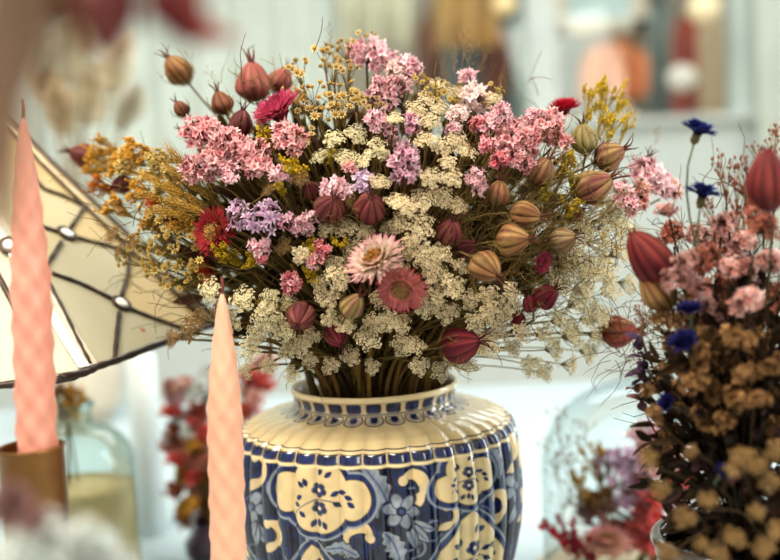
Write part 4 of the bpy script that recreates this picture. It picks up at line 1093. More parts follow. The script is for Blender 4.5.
# ================================================================== CANDLES
m_wax = plain_mat('pink_wax', rgb(216, 164, 138), .45, vary=.05, nscale=25, sss=.35, spec=.35, bump=.1)
m_waxl = plain_mat('salmon_wax', rgb(208, 146, 128), .45, vary=.05, nscale=25, sss=.35, spec=.35, bump=.1)
m_wick = plain_mat('charred_wick', rgb(120, 66, 58), .9)
m_brass = plain_mat('aged_brass', rgb(112, 78, 48), .38, metal=.85, vary=.25, nscale=14, col2=rgb(158, 116, 72))
def candle(base, tip, R0_, name, label, mat, taper, turns_per_m, loc):
    """spiral candle: five soft strands winding up and tapering to a point"""
    root = thing(name, label, 'candle', loc)
    b, t = np.array(base), np.array(tip); ax = (t - b); H = np.linalg.norm(ax); ax /= H
    B = npbasis(ax); n, k = 48, 260; vs = []; a = np.linspace(0, 2 * PI, n, endpoint=False)
    for i in range(k):
        u = i / (k - 1); z = u * H; top = H - z
        r = R0_ * min(1.0, (top / taper) ** .58) if top < taper else R0_
        r = max(r, .0006); amp = .085 * min(1, (top / (taper * .35)))
        tw = z * turns_per_m * 2 * PI
        rr = r * (1 + amp * ((.62 * np.cos(5 * (a + tw)) + .38 * np.cos(5 * (a - tw * 1.0)))) * .8)
        vs.append(b + (np.stack((rr * np.cos(a), rr * np.sin(a), np.full(n, z)), 1)) @ B.T)
    mb = MB(); f = [(i * n + j, i * n + (j + 1) % n, (i + 1) * n + (j + 1) % n, (i + 1) * n + j) for i in range(k - 1) for j in range(n)]
    f.append(tuple(range(n - 1, -1, -1))); f.append(tuple((k - 1) * n + j for j in range(n)))
    mb.add(np.concatenate(vs), f, W0); part('wax', mb.mesh('wax', mat), root, loc=(0, 0, 0))
    mw = MB(); mw.tube([t - ax * .002, t + ax * .005 + (.0006, 0, 0), t + ax * .011], [.0012, .001, .0007], W0, 6)
    part('wick', mw.mesh('wick', m_wick), root, loc=(0, 0, 0)); return root
def holder(cx, cy, zt, r, label, loc, cupd=.02):
    """brass cup on a column and a round foot; the candle sits in the cup"""
    root = thing('candle_holder', label, 'candle holder', loc)
    mb = MB(); mb.lathe([(r * .2, zt - cupd), (r * .95, zt - cupd), (r, zt - cupd + .002), (r, zt - .002), (r * 1.06, zt), (r * .98, zt + .0005), (r * .93, zt - .002), (r * .90, zt - cupd + .003), (.0002, zt - cupd + .0028)], W0, 48, (cx, cy, 0))
    part('cup', mb.mesh('cup', m_brass), root, loc=(0, 0, 0))
    mb = MB(); z0 = zt - cupd
    mb.lathe([(.0002, z0), (r * .55, z0), (r * .4, z0 - .01), (r * .3, z0 * .5 + .01), (r * .42, .03), (r * .8, .016)], W0, 40, (cx, cy, 0))
    part('column', mb.mesh('column', m_brass), root, loc=(0, 0, 0))
    mb = MB(); mb.lathe([(r * .7, .017), (r * 1.2, .012), (r * 1.7, .006), (r * 1.8, .002), (r * 1.75, .0005), (.0002, .0004)], W0, 40, (cx, cy, 0))
    part('foot', mb.mesh('foot', m_brass), root, loc=(0, 0, 0)); return root
d1 = .70; cb = P(38, 462, d1); ct = P(24, 116, d1 + .005)
candle(cb, ct, 19.5 * d1 / FPX, 'taper_candle', 'salmon pink spiral taper candle standing before the leaded lampshade', m_waxl, .11, 9, cb)
cup_r = 32 * d1 / FPX; ctr = P(31, 446, d1)
holder(ctr.x, ctr.y, ctr.z, cup_r, 'aged brass cylinder candle holder under the salmon candle', (ctr.x, ctr.y, 0), cupd=.075)
d2 = .745; cb2 = P(228, 648, d2); ct2 = P(222, 292, d2 + .004)
cz2 = .085
q = on_z(227, 600, .06); b2 = Vector((P(228, 700, d2).x, P(228, 600, d2).y, .062))
candle(b2, ct2, 17.6 * d2 / FPX, 'taper_candle', 'pale pink spiral taper candle standing in front of the painted vase', m_wax, .085, 9, b2)
holder(b2.x, b2.y, .082, .016, 'small brass candle holder under the pale candle before the vase', (b2.x, b2.y, 0), cupd=.022)

# ================================================================== LEADED GLASS LAMPSHADE
m_lead = plain_mat('lead_came', rgb(70, 58, 50), .45, metal=.5, vary=.3, nscale=60)
m_rail = plain_mat('bronze_rail', rgb(150, 132, 104), .35, metal=.55, vary=.3, nscale=30, col2=rgb(206, 194, 164))
def opal(name, c1, c2):
    m, nt, out = node_mat(name)
    tc = nt.nodes.new('ShaderNodeTexCoord'); nz = nt.nodes.new('ShaderNodeTexNoise'); nz.inputs['Scale'].default_value = 7; nz.inputs['Detail'].default_value = 3
    L(nt, tc.outputs['Object'], nz.inputs['Vector']); cr = nt.nodes.new('ShaderNodeValToRGB'); cr.color_ramp.elements[0].position = .35; cr.color_ramp.elements[1].position = .65
    cr.color_ramp.elements[0].color = (*c1, 1); cr.color_ramp.elements[1].color = (*c2, 1); L(nt, nz.outputs['Fac'], cr.inputs[0])
    pb = nt.nodes.new('ShaderNodeBsdfPrincipled'); pb.inputs['Roughness'].default_value = .18; L(nt, cr.outputs[0], pb.inputs['Base Color'])
    tr = nt.nodes.new('ShaderNodeBsdfTranslucent'); L(nt, cr.outputs[0], tr.inputs['Color'])
    ms = nt.nodes.new('ShaderNodeMixShader'); ms.inputs[0].default_value = .62; L(nt, pb.outputs[0], ms.inputs[1]); L(nt, tr.outputs[0], ms.inputs[2]); L(nt, ms.outputs[0], out.inputs['Surface'])
    return m
m_opal = opal('cream_glass', rgb(226, 216, 188), rgb(230, 222, 198)); m_opal2 = opal('amber_glass', rgb(232, 214, 174), rgb(230, 216, 182)); m_opal3 = opal('milk_glass', rgb(218, 212, 192), rgb(224, 218, 198))
m_jewel = glass_mat('clear_jewel', rgb(236, 240, 236), .05, 2.0)
m_bev = plain_mat('white_bevelled_glass', rgb(206, 196, 176), .15, vary=.05, nscale=10, coat=.5)
T_ = P(-181, -54, 1.12); A_ = P(213, 325, 1.03); B_ = P(88, 368, .87); C_ = P(-78, 393, .86); D_ = P(-250, 350, 1.05); E_ = P(40, 325, 1.25)
lamp = thing('leaded_glass_lampshade', 'leaded cream glass lampshade with clear jewels hanging behind the salmon candle', 'lampshade', T_)
nAB = (A_ - T_).cross(B_ - T_).normalized(); nAB = nAB if nAB.dot(CAM - T_) > 0 else -nAB
nBC = (B_ - T_).cross(C_ - T_).normalized(); nBC = nBC if nBC.dot(CAM - T_) > 0 else -nBC
def pf(px, py, n=nAB, lift=0.0): return on_plane(px, py, T_, n) + n * lift
def polypanel(name, pts, mat, n, lift=0.0, th=.0025):
    mb = MB(); f = [np.array(p + n * (lift)) for p in pts]; bk = [np.array(p - n * (th - lift)) for p in pts]; k = len(f)
    mb.add(f + bk, [tuple(range(k)), tuple(range(2 * k - 1, k - 1, -1))] + [(i, i + k, (i + 1) % k + k, (i + 1) % k) for i in range(k)], W0)
    return part(name, mb.mesh(name, mat, False), lamp, loc=(0, 0, 0))
# facet between the two visible ridges, cut into panes along the leading
RA = lambda t: (-181 + 394 * t, -54 + 379 * t)
def ptsof(L_): return [pf(*p) for p in L_]
j1, j2 = (66, 235), (120.5, 305)
k1 = (86, 208); k2 = (110, 246); k3 = (129, 253); k4 = (49, 262); k5 = (48, 286); k6 = (88, 365); k7 = (114, 362); k8 = (182, 330); k9 = (40, 190); k0 = (43, 228); k10 = (51, 274)
rid = lambda y: ((y - 228) / 1.557, y)
panes = [
 ('glass_pane', [rid(-20), (-146, -20), RA(.55), RA(.665), k1, k9, rid(150)], m_opal2),
 ('glass_pane', [k9, k1, j1, k0, rid(190), rid(150)], m_opal),
 ('glass_pane', [k1, RA(.665), RA(.79), k3, j1], m_opal2),
 ('glass_pane', [k0, j1, k4, k10, rid(272), rid(190)], m_opal),
 ('glass_pane', [j1, k3, j2, k10, k4], m_opal3),
 ('glass_pane', [k3, RA(.79), (213, 325), k8, j2], m_opal2),
 ('glass_pane', [k10, j2, k7, k6, k5, rid(290)], m_opal3),
 ('glass_pane', [j2, k8, (174, 342), k7], m_opal3)]
for nm, pl, mt in panes: polypanel(nm, ptsof(pl), mt, nAB)
polypanel('glass_pane', [T_ + (B_ - T_) * .06, T_ + (C_ - T_) * .06, C_, B_], m_opal3, nBC, -.001)
def came(pts, r=.0022, n=nAB, mat=None, name='lead_came', lift=.001):
    mb = MB(); pp = [np.array(pf(*p, n=n, lift=lift)) for p in pts]
    out = []
    for a, b in zip(pp[:-1], pp[1:]):
        for t in np.linspace(0, 1, 6, endpoint=False): out.append(a * (1 - t) + b * t)
    out.append(pp[-1]); out = np.array(out); s_ = out.copy()
    for _ in range(2): s_[1:-1] = .25 * s_[:-2] + .5 * s_[1:-1] + .25 * s_[2:]
    mb.tube(s_, r * (1 + .1 * np.sin(np.arange(len(s_)) * 1.7)), W0, 8); return part(name, mb.mesh(name, mat or m_lead), lamp, loc=(0, 0, 0))
for seg in [[(30, 174), (43, 190), (62, 196), (86, 208)], [(86, 206), (70, 229)], [(86, 208), RA(.683)], [(58, 233), (43, 228), (30, 224)], [(61, 243), (49, 262), (40, 272)], [(74, 238), (110, 247), (129, 254)],
            [(129, 250), (128, 275), (121, 297)], [(129, 254), RA(.79)], [(112, 300), (80, 284), (51, 274)], [(128, 309), (150, 318), (182, 329)], [(119, 313), (116, 338), (114, 362)], [(47, 284), (62, 312), (78, 345), (89, 366)]]: came(seg, .0021 if seg[0] != (47, 284) else .003)
for jx, jy in (j1, j2, (10, 246)):
    nn = nAB if jx > 30 else nBC
    c = pf(jx, jy, nn); u = (pf(jx + 10, jy + 6, nn) - c).normalized(); v = nn.cross(u)
    mb = MB(); ring = []
    for a in np.linspace(0, 2 * PI, 33): ring.append(np.array(c + u * math.cos(a) * .0083 + v * math.sin(a) * .0068 + nn * .002))
    mb.tube(ring, .0021, W0, 8, False); br = part('jewel_setting', mb.mesh('jewel_setting', m_lead), lamp, loc=(0, 0, 0))
    mb = MB(); V = []; k = 12
    for (rr, h) in ((1, 0), (.72, .0032), (.45, .0038)):
        for a in np.arange(k) * 2 * PI / k: V.append(np.array(c + u * math.cos(a) * .0078 * rr + v * math.sin(a) * .0062 * rr + nn * (h + .001)))
    F = [(i * k + j, i * k + (j + 1) % k, (i + 1) * k + (j + 1) % k, (i + 1) * k + j) for i in range(2) for j in range(k)] + [tuple(2 * k + j for j in range(k))]
    mb.add(V, F, W0); m_j = m_jewel_s if 'm_jewel_s' in globals() else plain_mat('bright_jewel', rgb(244, 240, 232), .08, vary=.03, coat=1.0, nscale=80); m_jewel_s = m_j
    part('jewel', mb.mesh('jewel', m_j, False), lamp, loc=(0, 0, 0))
# bronze ridge rails (double), bevelled strip along the front ridge and the lead rim
def rail3(name, a, b, r, mat, off=Vector((0, 0, 0)), n=8):
    mb = MB(); mb.tube([np.array(a + off + (b - a) * t) for t in np.linspace(0, 1, 12)], r, W0, n); return part(name, mb.mesh(name, mat), lamp, loc=(0, 0, 0))
inw = (B_ - A_).normalized()
rail3('ridge_rail', T_, A_, .0048, m_rail); rail3('ridge_rail', T_, A_ , .0026, m_lead, inw * -.004 + nAB * .002 + UP * .003); rail3('ridge_rail', T_ + (A_ - T_) * .02, A_ + inw * .004, .0016, m_lead, inw * .0062 + nAB * .002)
polypanel('bevelled_strip', [T_ + (B_ - T_) * .05, B_ + (A_ - B_) * .005, B_ + (C_ - B_) * .06, T_ + (B_ - T_) * .05 + (C_ - T_) * .012], m_bev, (nAB + nBC).normalized(), .003)
polypanel('bevelled_strip', [T_ + (B_ - T_) * .05, T_ + (B_ - T_) * .05 + (A_ - B_) * .02, B_ + (A_ - B_) * .055, B_], m_bev, nAB, .003)
rail3('ridge_rail', T_ + (C_ - T_) * .02 + (B_ - C_) * .0, C_ + (B_ - C_) * .78, .0026, m_lead, nBC * .002)
for a, b in ((C_, D_), (D_, E_), (E_, A_)):
    rail3('rim_came', a, b, .0035, m_lead)
    polypanel('glass_pane', [T_ + (a - T_) * .06, a, b, T_ + (b - T_) * .06], m_opal, (a - T_).cross(b - T_).normalized(), 0)
came([(213, 325), (182, 337), (150, 348), (120, 360), (98, 367), (84, 374), (60, 378)], .0031, name='rim_came')
came([(90, 370), (70, 379), (30, 383), (0, 386), (-40, 390), (-78, 393)], .0031, n=nBC, name='rim_came')
bp_ = T_ + (((A_ + B_ + C_ + D_ + E_) / 5) - T_) * .55
ld = bpy.data.lights.new('lamp_glow', 'POINT'); ld.energy = .8; ld.color = (1, .92, .78); ld.shadow_soft_size = .04; lo_ = bpy.data.objects.new('lamp_glow', ld); C.objects.link(lo_); lo_.location = bp_  # unseen point light added inside so the glass glows as if backlit
# tiny pink five-pointed star mark on the milk glass
mb = MB(); c = pf(142, 331, lift=.0015); u = (pf(152, 331) - pf(142, 331)).normalized(); v = nAB.cross(u)
for q_ in range(5):
    a = q_ * 1.2566 + .3; d_ = u * math.cos(a) + v * math.sin(a); s_ = u * -math.sin(a) + v * math.cos(a)
    mb.add([np.array(c), np.array(c + d_ * .0018 + s_ * .0009), np.array(c + d_ * .0036), np.array(c + d_ * .0018 - s_ * .0009)], [(0, 1, 2, 3)], rgb(206, 92, 96))
part('pressed_blossom', mb.mesh('pressed_blossom', MP), lamp, loc=(0, 0, 0))
mb = MB(); mb.tube([np.array(T_ - Vector((0, 0, .02))), (T_.x, T_.y, 2.4)], .005, W0, 10); part('hanging_rod', mb.mesh('hanging_rod', m_lead), lamp, loc=(0, 0, 0))
mb = MB(); mb.lathe([(.036, -.03), (.03, -.008), (.018, .006), (.008, .018), (.005, .03)], W0, 32, tuple(T_)); part('cap', mb.mesh('cap', m_rail), lamp, loc=(0, 0, 0))

# ================================================================== GLASS DOME WITH FLOWERS
m_dome = glass_mat('clear_dome_glass', rgb(250, 253, 253), .02, .3)
DR = .118; dc = P(650, 480, 1.17); DX, DY = dc.x, dc.y; ztop = P(650, 378, 1.17).z
dome = thing('glass_dome', 'clear glass dome with pink flowers inside behind the dark jar', 'glass dome', (DX, DY, .0))
mb = MB(); rr = DR * .97; hh = ztop - .10
pf_ = [(DR, .022), (DR, ztop - .10)] + [(DR * math.cos(t) ** .85 + .0001, ztop - .10 + .10 * math.sin(t)) for t in np.linspace(.06, PI / 2, 16)]
mb.lathe(pf_, W0, 96, (DX, DY, 0)); part('bell', mb.mesh('bell', m_dome), dome, loc=(0, 0, 0))
mb = MB(); rg = [(DX + DR * math.cos(a), DY + DR * math.sin(a), .0225) for a in np.linspace(0, 2 * PI, 65)]; mb.tube(rg, .0028, W0, 8, False); part('lip', mb.mesh('lip', m_dome), dome, loc=(0, 0, 0))
m_base = plain_mat('dome_base_wood', rgb(196, 176, 146), .5, vary=.15, nscale=10, stretch=(1, .2, 1))
mb = MB(); mb.lathe([(.0002, .02), (DR + .004, .02), (DR + .014, .016), (DR + .016, .008), (DR + .012, .0005), (.0002, .0005)], W0, 64, (DX, DY, 0)); part('wooden_base', mb.mesh('wooden_base', m_base), dome, loc=(0, 0, 0))
PD = Pot(DX, DY, .05, .03, .021, .025)
for i, (x, y, w_, h_, pal, star) in enumerate([(620, 464, 40, 30, 'lilac', True), (632, 492, 36, 26, 'lilac', True), (652, 442, 44, 34, 'pale', False), (664, 462, 46, 40, 'dusty', False), (648, 498, 50, 44, 'redpink', False), (676, 480, 36, 34, 'redpink', False), (697, 462, 20, 20, 'lilac', True), (676, 502, 30, 22, 'lilac', True), (640, 474, 30, 30, 'pale', False), (648, 530, 44, 40, 'redpink', False), (590, 512, 36, 24, 'mauve', False), (626, 540, 34, 30, 'rust', False)]):
    names = ['lilac statice cluster highest on the candle side inside the glass dome', 'lilac statice cluster below the highest lilac one inside the glass dome', 'pale pink cluster at the top inside the glass dome', 'dusty pink cluster in the dome just under its top flowers', 'red pink cluster in the middle of the glass dome', 'red pink cluster in the dome half behind the tan heads', 'lilac cluster in the dome beside the dark jar rim, upper one', 'lilac cluster in the dome touching the dark jar rim, lower one', 'small pale pink cluster between lilac clusters inside the dome', 'low red pink cluster beside the dark jar rim inside the dome', 'brown mauve cluster beside the red plume inside the dome', 'rusty cluster near the pink strawflower inside the dome', 'pale pink cluster in the dome behind the tan heads']
    stat(x, y, w_ * 1.4, h_ * 1.4, pal, names[i], d=1.15 + (i % 3) * .02, pot=PD, star=star, n=44 if star else 70, var=1, ang=90 + (x - 645) * -.5, beta=25)
straw(607, 540, 56, 'pale', 92, 14, 'pale pink strawflower seen from the side inside the glass dome', d=1.12, pot=PD, cup=.15)
am = lib('amaranth', lambda: amaranth_mesh(3))
for i, (x, y, a, l) in enumerate([(566, 538, 122, 52), (588, 552, 108, 40)]):
    ax = img_axis(a, 10); s = l * 1.13 / FPX; c = P(x, y, 1.13)
    plant('amaranth_plume', c - ax * s * .5, ax, PD, ['crimson amaranth plume nearest the glass wall inside the dome', 'short crimson amaranth plume beside the strawflower inside the dome'][i], 'flower', [('blossom', am, s, None)])
for i, (x, y, a, l) in enumerate([(562, 452, 100, 74), (572, 478, 94, 80), (560, 500, 98, 70), (585, 456, 88, 60), (600, 476, 100, 50), (640, 425, 92, 60), (555, 470, 112, 56)]):
    ax = img_axis(a, 5); s = l * 1.15 / FPX; c = P(x, y, 1.15)
    plant('grass_panicle', c - ax * s * .5, ax, PD, 'thin brown grass panicle standing inside the glass dome', 'grass', [('panicle', lib(('wispd', i % 3), lambda: wisp_mesh(i % 3 + 9, rgb(132, 100, 66))), s, None)], 'grass panicles inside the dome')
for i, (x, y) in enumerate([(596, 462), (606, 486), (582, 488), (598, 502)]):
    spray(x, y, 34, 40, 'brown' if i % 2 else 'ochre', ['ochre bud spray highest inside the dome near its glass wall', 'brown bud spray beside the lilac statice inside the dome', 'ochre bud spray closest to the grass inside the dome', 'brown bud spray above the strawflower inside the dome'][i], 'bud_spray', d=1.16, pot=PD, ang=100, n=16)

# ================================================================== DARK JAR AND ITS FLOWERS IN FRONT
m_jar = plain_mat('dark_jar_glass', rgb(30, 26, 22), .08, vary=.3, nscale=8, coat=.8, spec=.7)
m_jarr = plain_mat('dark_jar_rim', rgb(70, 62, 54), .1, vary=.3, nscale=8, coat=.8, spec=.8)
JD = .73; jc = P(748, 538, JD); JX, JY, JZ = jc.x, jc.y, jc.z; JR = 93 * JD / FPX
jar = thing('dark_glass_jar', 'dark glass jar with a thick rounded rim holding the shaded tan bouquet', 'jar', (JX, JY, 0))
tilt = Matrix.Rotation(0, 3, 'Y')
mb = MB(); mb.lathe([(JR - .003, JZ - .004), (JR - .004, JZ - .012), (JR + .001, JZ - .03), (JR + .010, JZ - .06), (JR + .014, JZ - .10), (JR + .013, .05), (JR + .006, .012), (JR - .004, .001), (.0002, .001), (.0002, .008), (JR - .006, .01), (JR + .002, .05), (JR + .004, JZ - .10), (JR - .002, JZ - .05), (JR - .009, JZ - .012), (JR - .009, JZ - .004)], W0, 72, (JX, JY, 0))
part('body', mb.mesh('body', m_jar), jar, loc=(0, 0, 0))
mb = MB()
for (dz, dr, rr) in ((0, 0, .0045), (-.010, -.001, .0026)):
    mb.tube([(JX + (JR - .003 + dr) * math.cos(a), JY + (JR - .003 + dr) * math.sin(a), JZ + dz) for a in np.linspace(0, 2 * PI, 97)], rr, W0, 10, False)
part('rim', mb.mesh('rim', m_jarr), jar, loc=(0, 0, 0))
PJ = Pot(JX, JY, JZ - .004, JR * .7, .012, .04)
pod(650, 258, 46, 'garnet', 128, 12, 'big dark red pod leaning out above the coral nigella pod', d=.72, pot=PJ, elong=1.5, ruff=False, crown=.35, name='seed_head')
pod(657, 292, 36, 'ochre', 130, 8, 'brown ochre pod just below the big leaning dark red one', d=.725, pot=PJ, elong=1.35, ruff=False, crown=.3, name='seed_head')
pod(769, 181, 44, 'garnet', 96, 10, 'big dark red pod standing upright at the picture edge above the pink statice', d=.66, pot=PJ, elong=1.5, ruff=False, crown=.35, name='seed_head')
for x, y, t in [(650, 258, 'the big leaning red pod'), (769, 181, 'the upright red pod'), (700, 195, 'the lower cornflower'), (720, 489, 'the dark jar rim'), (632, 355, 'the plum leaf sprig'), (748, 300, 'the pink statice mass'), (720, 370, 'the tan flower mass'), (658, 474, 'the two pale tan buttons')]: mark(x, y, t)
dusty = [(700, 262, 44), (720, 246, 40), (742, 272, 46), (720, 290, 46), (695, 288, 40), (745, 242, 38), (762, 228, 40), (772, 262, 40), (678, 280, 34), (672, 236, 30), (722, 224, 32), (750, 300, 44), (776, 296, 40), (696, 238, 30), (706, 312, 40), (735, 318, 38), (668, 210, 24), (684, 262, 30), (758, 206, 26), (730, 268, 30), (765, 318, 36)]
for i, (x, y, w_) in enumerate(dusty):
    pal = 'dusty' if i % 3 else 'rust'
    stat(x, y, w_, w_ * 1.1, pal, where(x, y, 'dusty pink statice' if i % 3 else 'rusty pink statice') or 'dusty statice', d=random.uniform(.67, .76), pot=PJ, ang=100 + (700 - x) * .3, beta=30, n=90, fr=.09, var=3)
tan_ = [(664, 318, 30), (672, 344, 28), (690, 328, 34), (712, 338, 36), (738, 340, 36), (762, 344, 36), (776, 366, 34), (700, 358, 34), (724, 364, 36), (748, 374, 36), (770, 398, 34), (690, 382, 32), (712, 392, 34), (736, 402, 34), (664, 372, 26), (656, 414, 26), (680, 406, 30), (702, 420, 32), (724, 424, 30), (748, 430, 32), (772, 430, 30),  (668, 430, 22), (664, 290, 24), (686, 306, 26), (648, 392, 20), (730, 384, 30), (756, 400, 30), (756, 356, 30)]
for i, (x, y, s_) in enumerate(tan_):
    pal = 'tan' if (x + y) % 2 else 'tandark'
    stat(x, y, s_ * 1.0, s_ * .92, pal, where(x, y, 'tan dried flower cluster') or 'tan dried flower cluster', d=random.uniform(.655, .74), pot=PJ, ang=110 + (700 - x) * .3, beta=35, n=80, fr=.09, var=3)
butt = [(648, 458, 24), (660, 490, 24), (685, 518, 26), (742, 456, 28), (732, 470, 22), (708, 500, 22), (770, 482, 24), (735, 538, 26), (764, 548, 26), (668, 552, 24), (718, 552, 24), (778, 530, 24), (700, 544, 20), (756, 512, 20), (690, 452, 18), (757, 466, 22), (776, 450, 24)]
for x, y, s_ in butt:
    umbel(x, y, s_, 'tan', where(x, y, 'round tan button flower') or 'round tan button flower', d=random.uniform(.60, .65), pot=PJ, name='button_flower', axis=img_axis(120 + random.uniform(-40, 40), 45))
# cornflowers
m_corn = cornflower_mesh(2); m_ccx = corncalyx_mesh(2)
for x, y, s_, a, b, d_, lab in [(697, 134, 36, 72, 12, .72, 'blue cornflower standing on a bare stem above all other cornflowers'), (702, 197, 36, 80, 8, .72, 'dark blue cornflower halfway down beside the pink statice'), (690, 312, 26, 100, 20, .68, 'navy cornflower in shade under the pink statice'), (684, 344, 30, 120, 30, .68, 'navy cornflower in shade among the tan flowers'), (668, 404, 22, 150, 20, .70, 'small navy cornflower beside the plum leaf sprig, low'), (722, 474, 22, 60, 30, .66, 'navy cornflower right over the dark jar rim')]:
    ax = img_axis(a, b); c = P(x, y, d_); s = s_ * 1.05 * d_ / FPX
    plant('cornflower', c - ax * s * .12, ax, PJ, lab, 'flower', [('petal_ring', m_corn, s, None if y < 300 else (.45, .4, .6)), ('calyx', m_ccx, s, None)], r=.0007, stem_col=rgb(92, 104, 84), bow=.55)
# plum leaf sprigs hanging out over the dome
lf = lib('plumleaf', lambda: leafspray_mesh(4, rgb(82, 62, 84), 9)); lf2 = lib('plumleaf2', lambda: leafspray_mesh(5, rgb(112, 78, 78), 8))
for i, (x, y, l, a, me, lab) in enumerate([(644, 358, 46, 112, lf, 'plum leaf sprig with ovate leaves above the glass dome'), (648, 384, 44, 140, lf, 'dark plum leaf sprig below the topmost plum sprig'), (642, 402, 42, 112, lf2, 'brown mauve leaf sprig against the glass dome top'), (664, 388, 36, 160, lf2, 'brown mauve leaf sprig under the tan flowers')]):
    d_ = .755; ax = img_axis(a, 10); s = l * d_ / FPX; c = P(x, y, d_)
    plant('leaf_sprig', c - ax * s * .5, ax, PJ, lab, 'leaf', [('leaf', me[0], s, None), ('branch', me[1], s, None)], r=.0007, stem_col=rgb(84, 60, 56))
for i, (x, y, w_, h_) in enumerate([(735, 196, 34, 46), (724, 176, 30, 44), (745, 178, 30, 50), (712, 214, 26, 36), (738, 224, 30, 40), (772, 142, 26, 40), (760, 158, 26, 34), (676, 316, 24, 30), (640, 320, 26, 30)]):
    spray(x, y, w_ * 1.15, h_ * 1.1, 'pinkdot', where(x, y, 'airy sprig of pinkish brown buds') or 'airy bud sprig', 'bud_spray', d=.74, pot=PJ, ang=100, n=4, var=3)
leafmass('dried_foliage', tuple(P(738, 430, .725)), (.060, .05, .105), 1900, .020, [rgb(66, 52, 36), rgb(80, 60, 42), rgb(54, 46, 36), rgb(66, 48, 46)], 15, 'dark filler leaves added for shade behind the tan flowers over the dark jar', hi=1.0)  # dark leaf filler standing in for the deep shade between these flowers
tangle('thread_foliage', tuple(P(722, 330, .77)), (.065, .05, .12), 420, .05, rgb(112, 88, 60), rgb(84, 62, 48), .0004, 23, 'fine brown threads among the shaded flowers over the dark jar', 'foliage')
tangle('thread_foliage', tuple(P(630, 345, .84)), (.03, .03, .03), 46, .05, rgb(104, 80, 60), rgb(84, 62, 48), .0003, 29, 'thin twigs around the coral nigella pod', 'foliage')

# ================================================================== BOTTLE, GLASS CYLINDER AND RED FLOWERS BEHIND
m_bot = glass_mat('bottle_glass', rgb(238, 245, 243), .04, .6)
bd = 1.22; bc = P(72, 470, bd); BX, BY_ = bc.x, bc.y; br_ = 62 * bd / FPX; zs = P(72, 440, bd).z; zn = P(72, 413, bd).z
bot = thing('glass_bottle', 'pale glass bottle with round shoulders behind the brass candle holder', 'bottle', (BX, BY_, 0))
mb = MB(); sh_p = [(br_ * (1 - .62 * (1 - math.cos(t))) , zs - .03 + (zn - zs + .015) * math.sin(t)) for t in np.linspace(0, PI / 2, 12)]
mb.lathe([(.0002, .001), (br_ * .92, .001), (br_, .012)] + sh_p + [(br_ * .36, zn + .004), (br_ * .40, zn + .01)], W0, 64, (BX, BY_, 0)); part('body', mb.mesh('body', m_bot), bot, loc=(0, 0, 0))
mb = MB(); mb.tube([(BX + br_ * .39 * math.cos(a), BY_ + br_ * .39 * math.sin(a), zn + .010) for a in np.linspace(0, 2 * PI, 49)], .003, W0, 8, False); part('lip', mb.mesh('lip', m_bot), bot, loc=(0, 0, 0))
m_fill = plain_mat('pale_sand', rgb(222, 196, 150), .9, vary=.1, nscale=40)
mb = MB(); mb.lathe([(.0002, .003), (br_ * .9, .003), (br_ * .95, .014), (br_ * .95, zs - .055), (.0002, zs - .052)], W0, 48, (BX, BY_, 0)); part('sand_filling', mb.mesh('sand_filling', m_fill), bot, loc=(0, 0, 0))
PB = Pot(BX, BY_, zn, br_ * .25, zs - .05, br_ * .3)
for i, (x, y, k) in enumerate([(66, 398, 'brown'), (74, 402, 'ochre'), (60, 404, 'brown')]):
    spray(x, y, 34, 36, k, ['brown dried bud spray standing in the bottle neck, tallest there', 'ochre dried bud spray leaning in the bottle neck', 'brown dried bud spray low in the bottle neck by the salmon candle'][i], 'bud_spray', d=bd, pot=PB, ang=90, n=18)
m_cyl = plain_mat('white_candle_wax', rgb(226, 234, 234), .4, vary=.03, sss=.3, nscale=10)
cc = P(148, 470, 1.45); cr_ = 15 * 1.45 / FPX; zt = P(148, 352, 1.45).z
pl = thing('pillar_candle', 'tall white pillar candle standing between the bottle and the red flowers', 'candle', (cc.x, cc.y, 0))
mb = MB(); mb.lathe([(.0002, .001), (cr_, .001), (cr_, zt - .004), (cr_ * .8, zt), (cr_ * .4, zt - .006), (.0002, zt - .007)], W0, 40, (cc.x, cc.y, 0)); part('wax', mb.mesh('wax', m_cyl), pl, loc=(0, 0, 0))
mb = MB(); mb.tube([(cc.x, cc.y, zt - .008), (cc.x + .002, cc.y, zt + .01)], .0012, W0, 6); part('wick', mb.mesh('wick', m_wick), pl, loc=(0, 0, 0))
RD = 1.32; rc = P(214, 540, RD)
m_pot = plain_mat('plum_vase_glaze', rgb(66, 48, 66), .3, vary=.3, nscale=12, coat=.5)
pt = thing('bud_vase', 'small plum vase holding red flowers behind the pale candle', 'vase', (rc.x, rc.y, 0))
zz = max(P(214, 520, RD).z, .05)
mb = MB(); mb.lathe([(.0002, .001), (.022, .001), (.034, .015), (.036, .03), (.026, zz - .012), (.022, zz - .004), (.025, zz), (.021, zz), (.02, zz - .006), (.0002, zz - .02)], W0, 48, (rc.x, rc.y, 0)); part('body', mb.mesh('body', m_pot), pt, loc=(0, 0, 0))
PR = Pot(rc.x, rc.y, zz, .015, .03, .012)
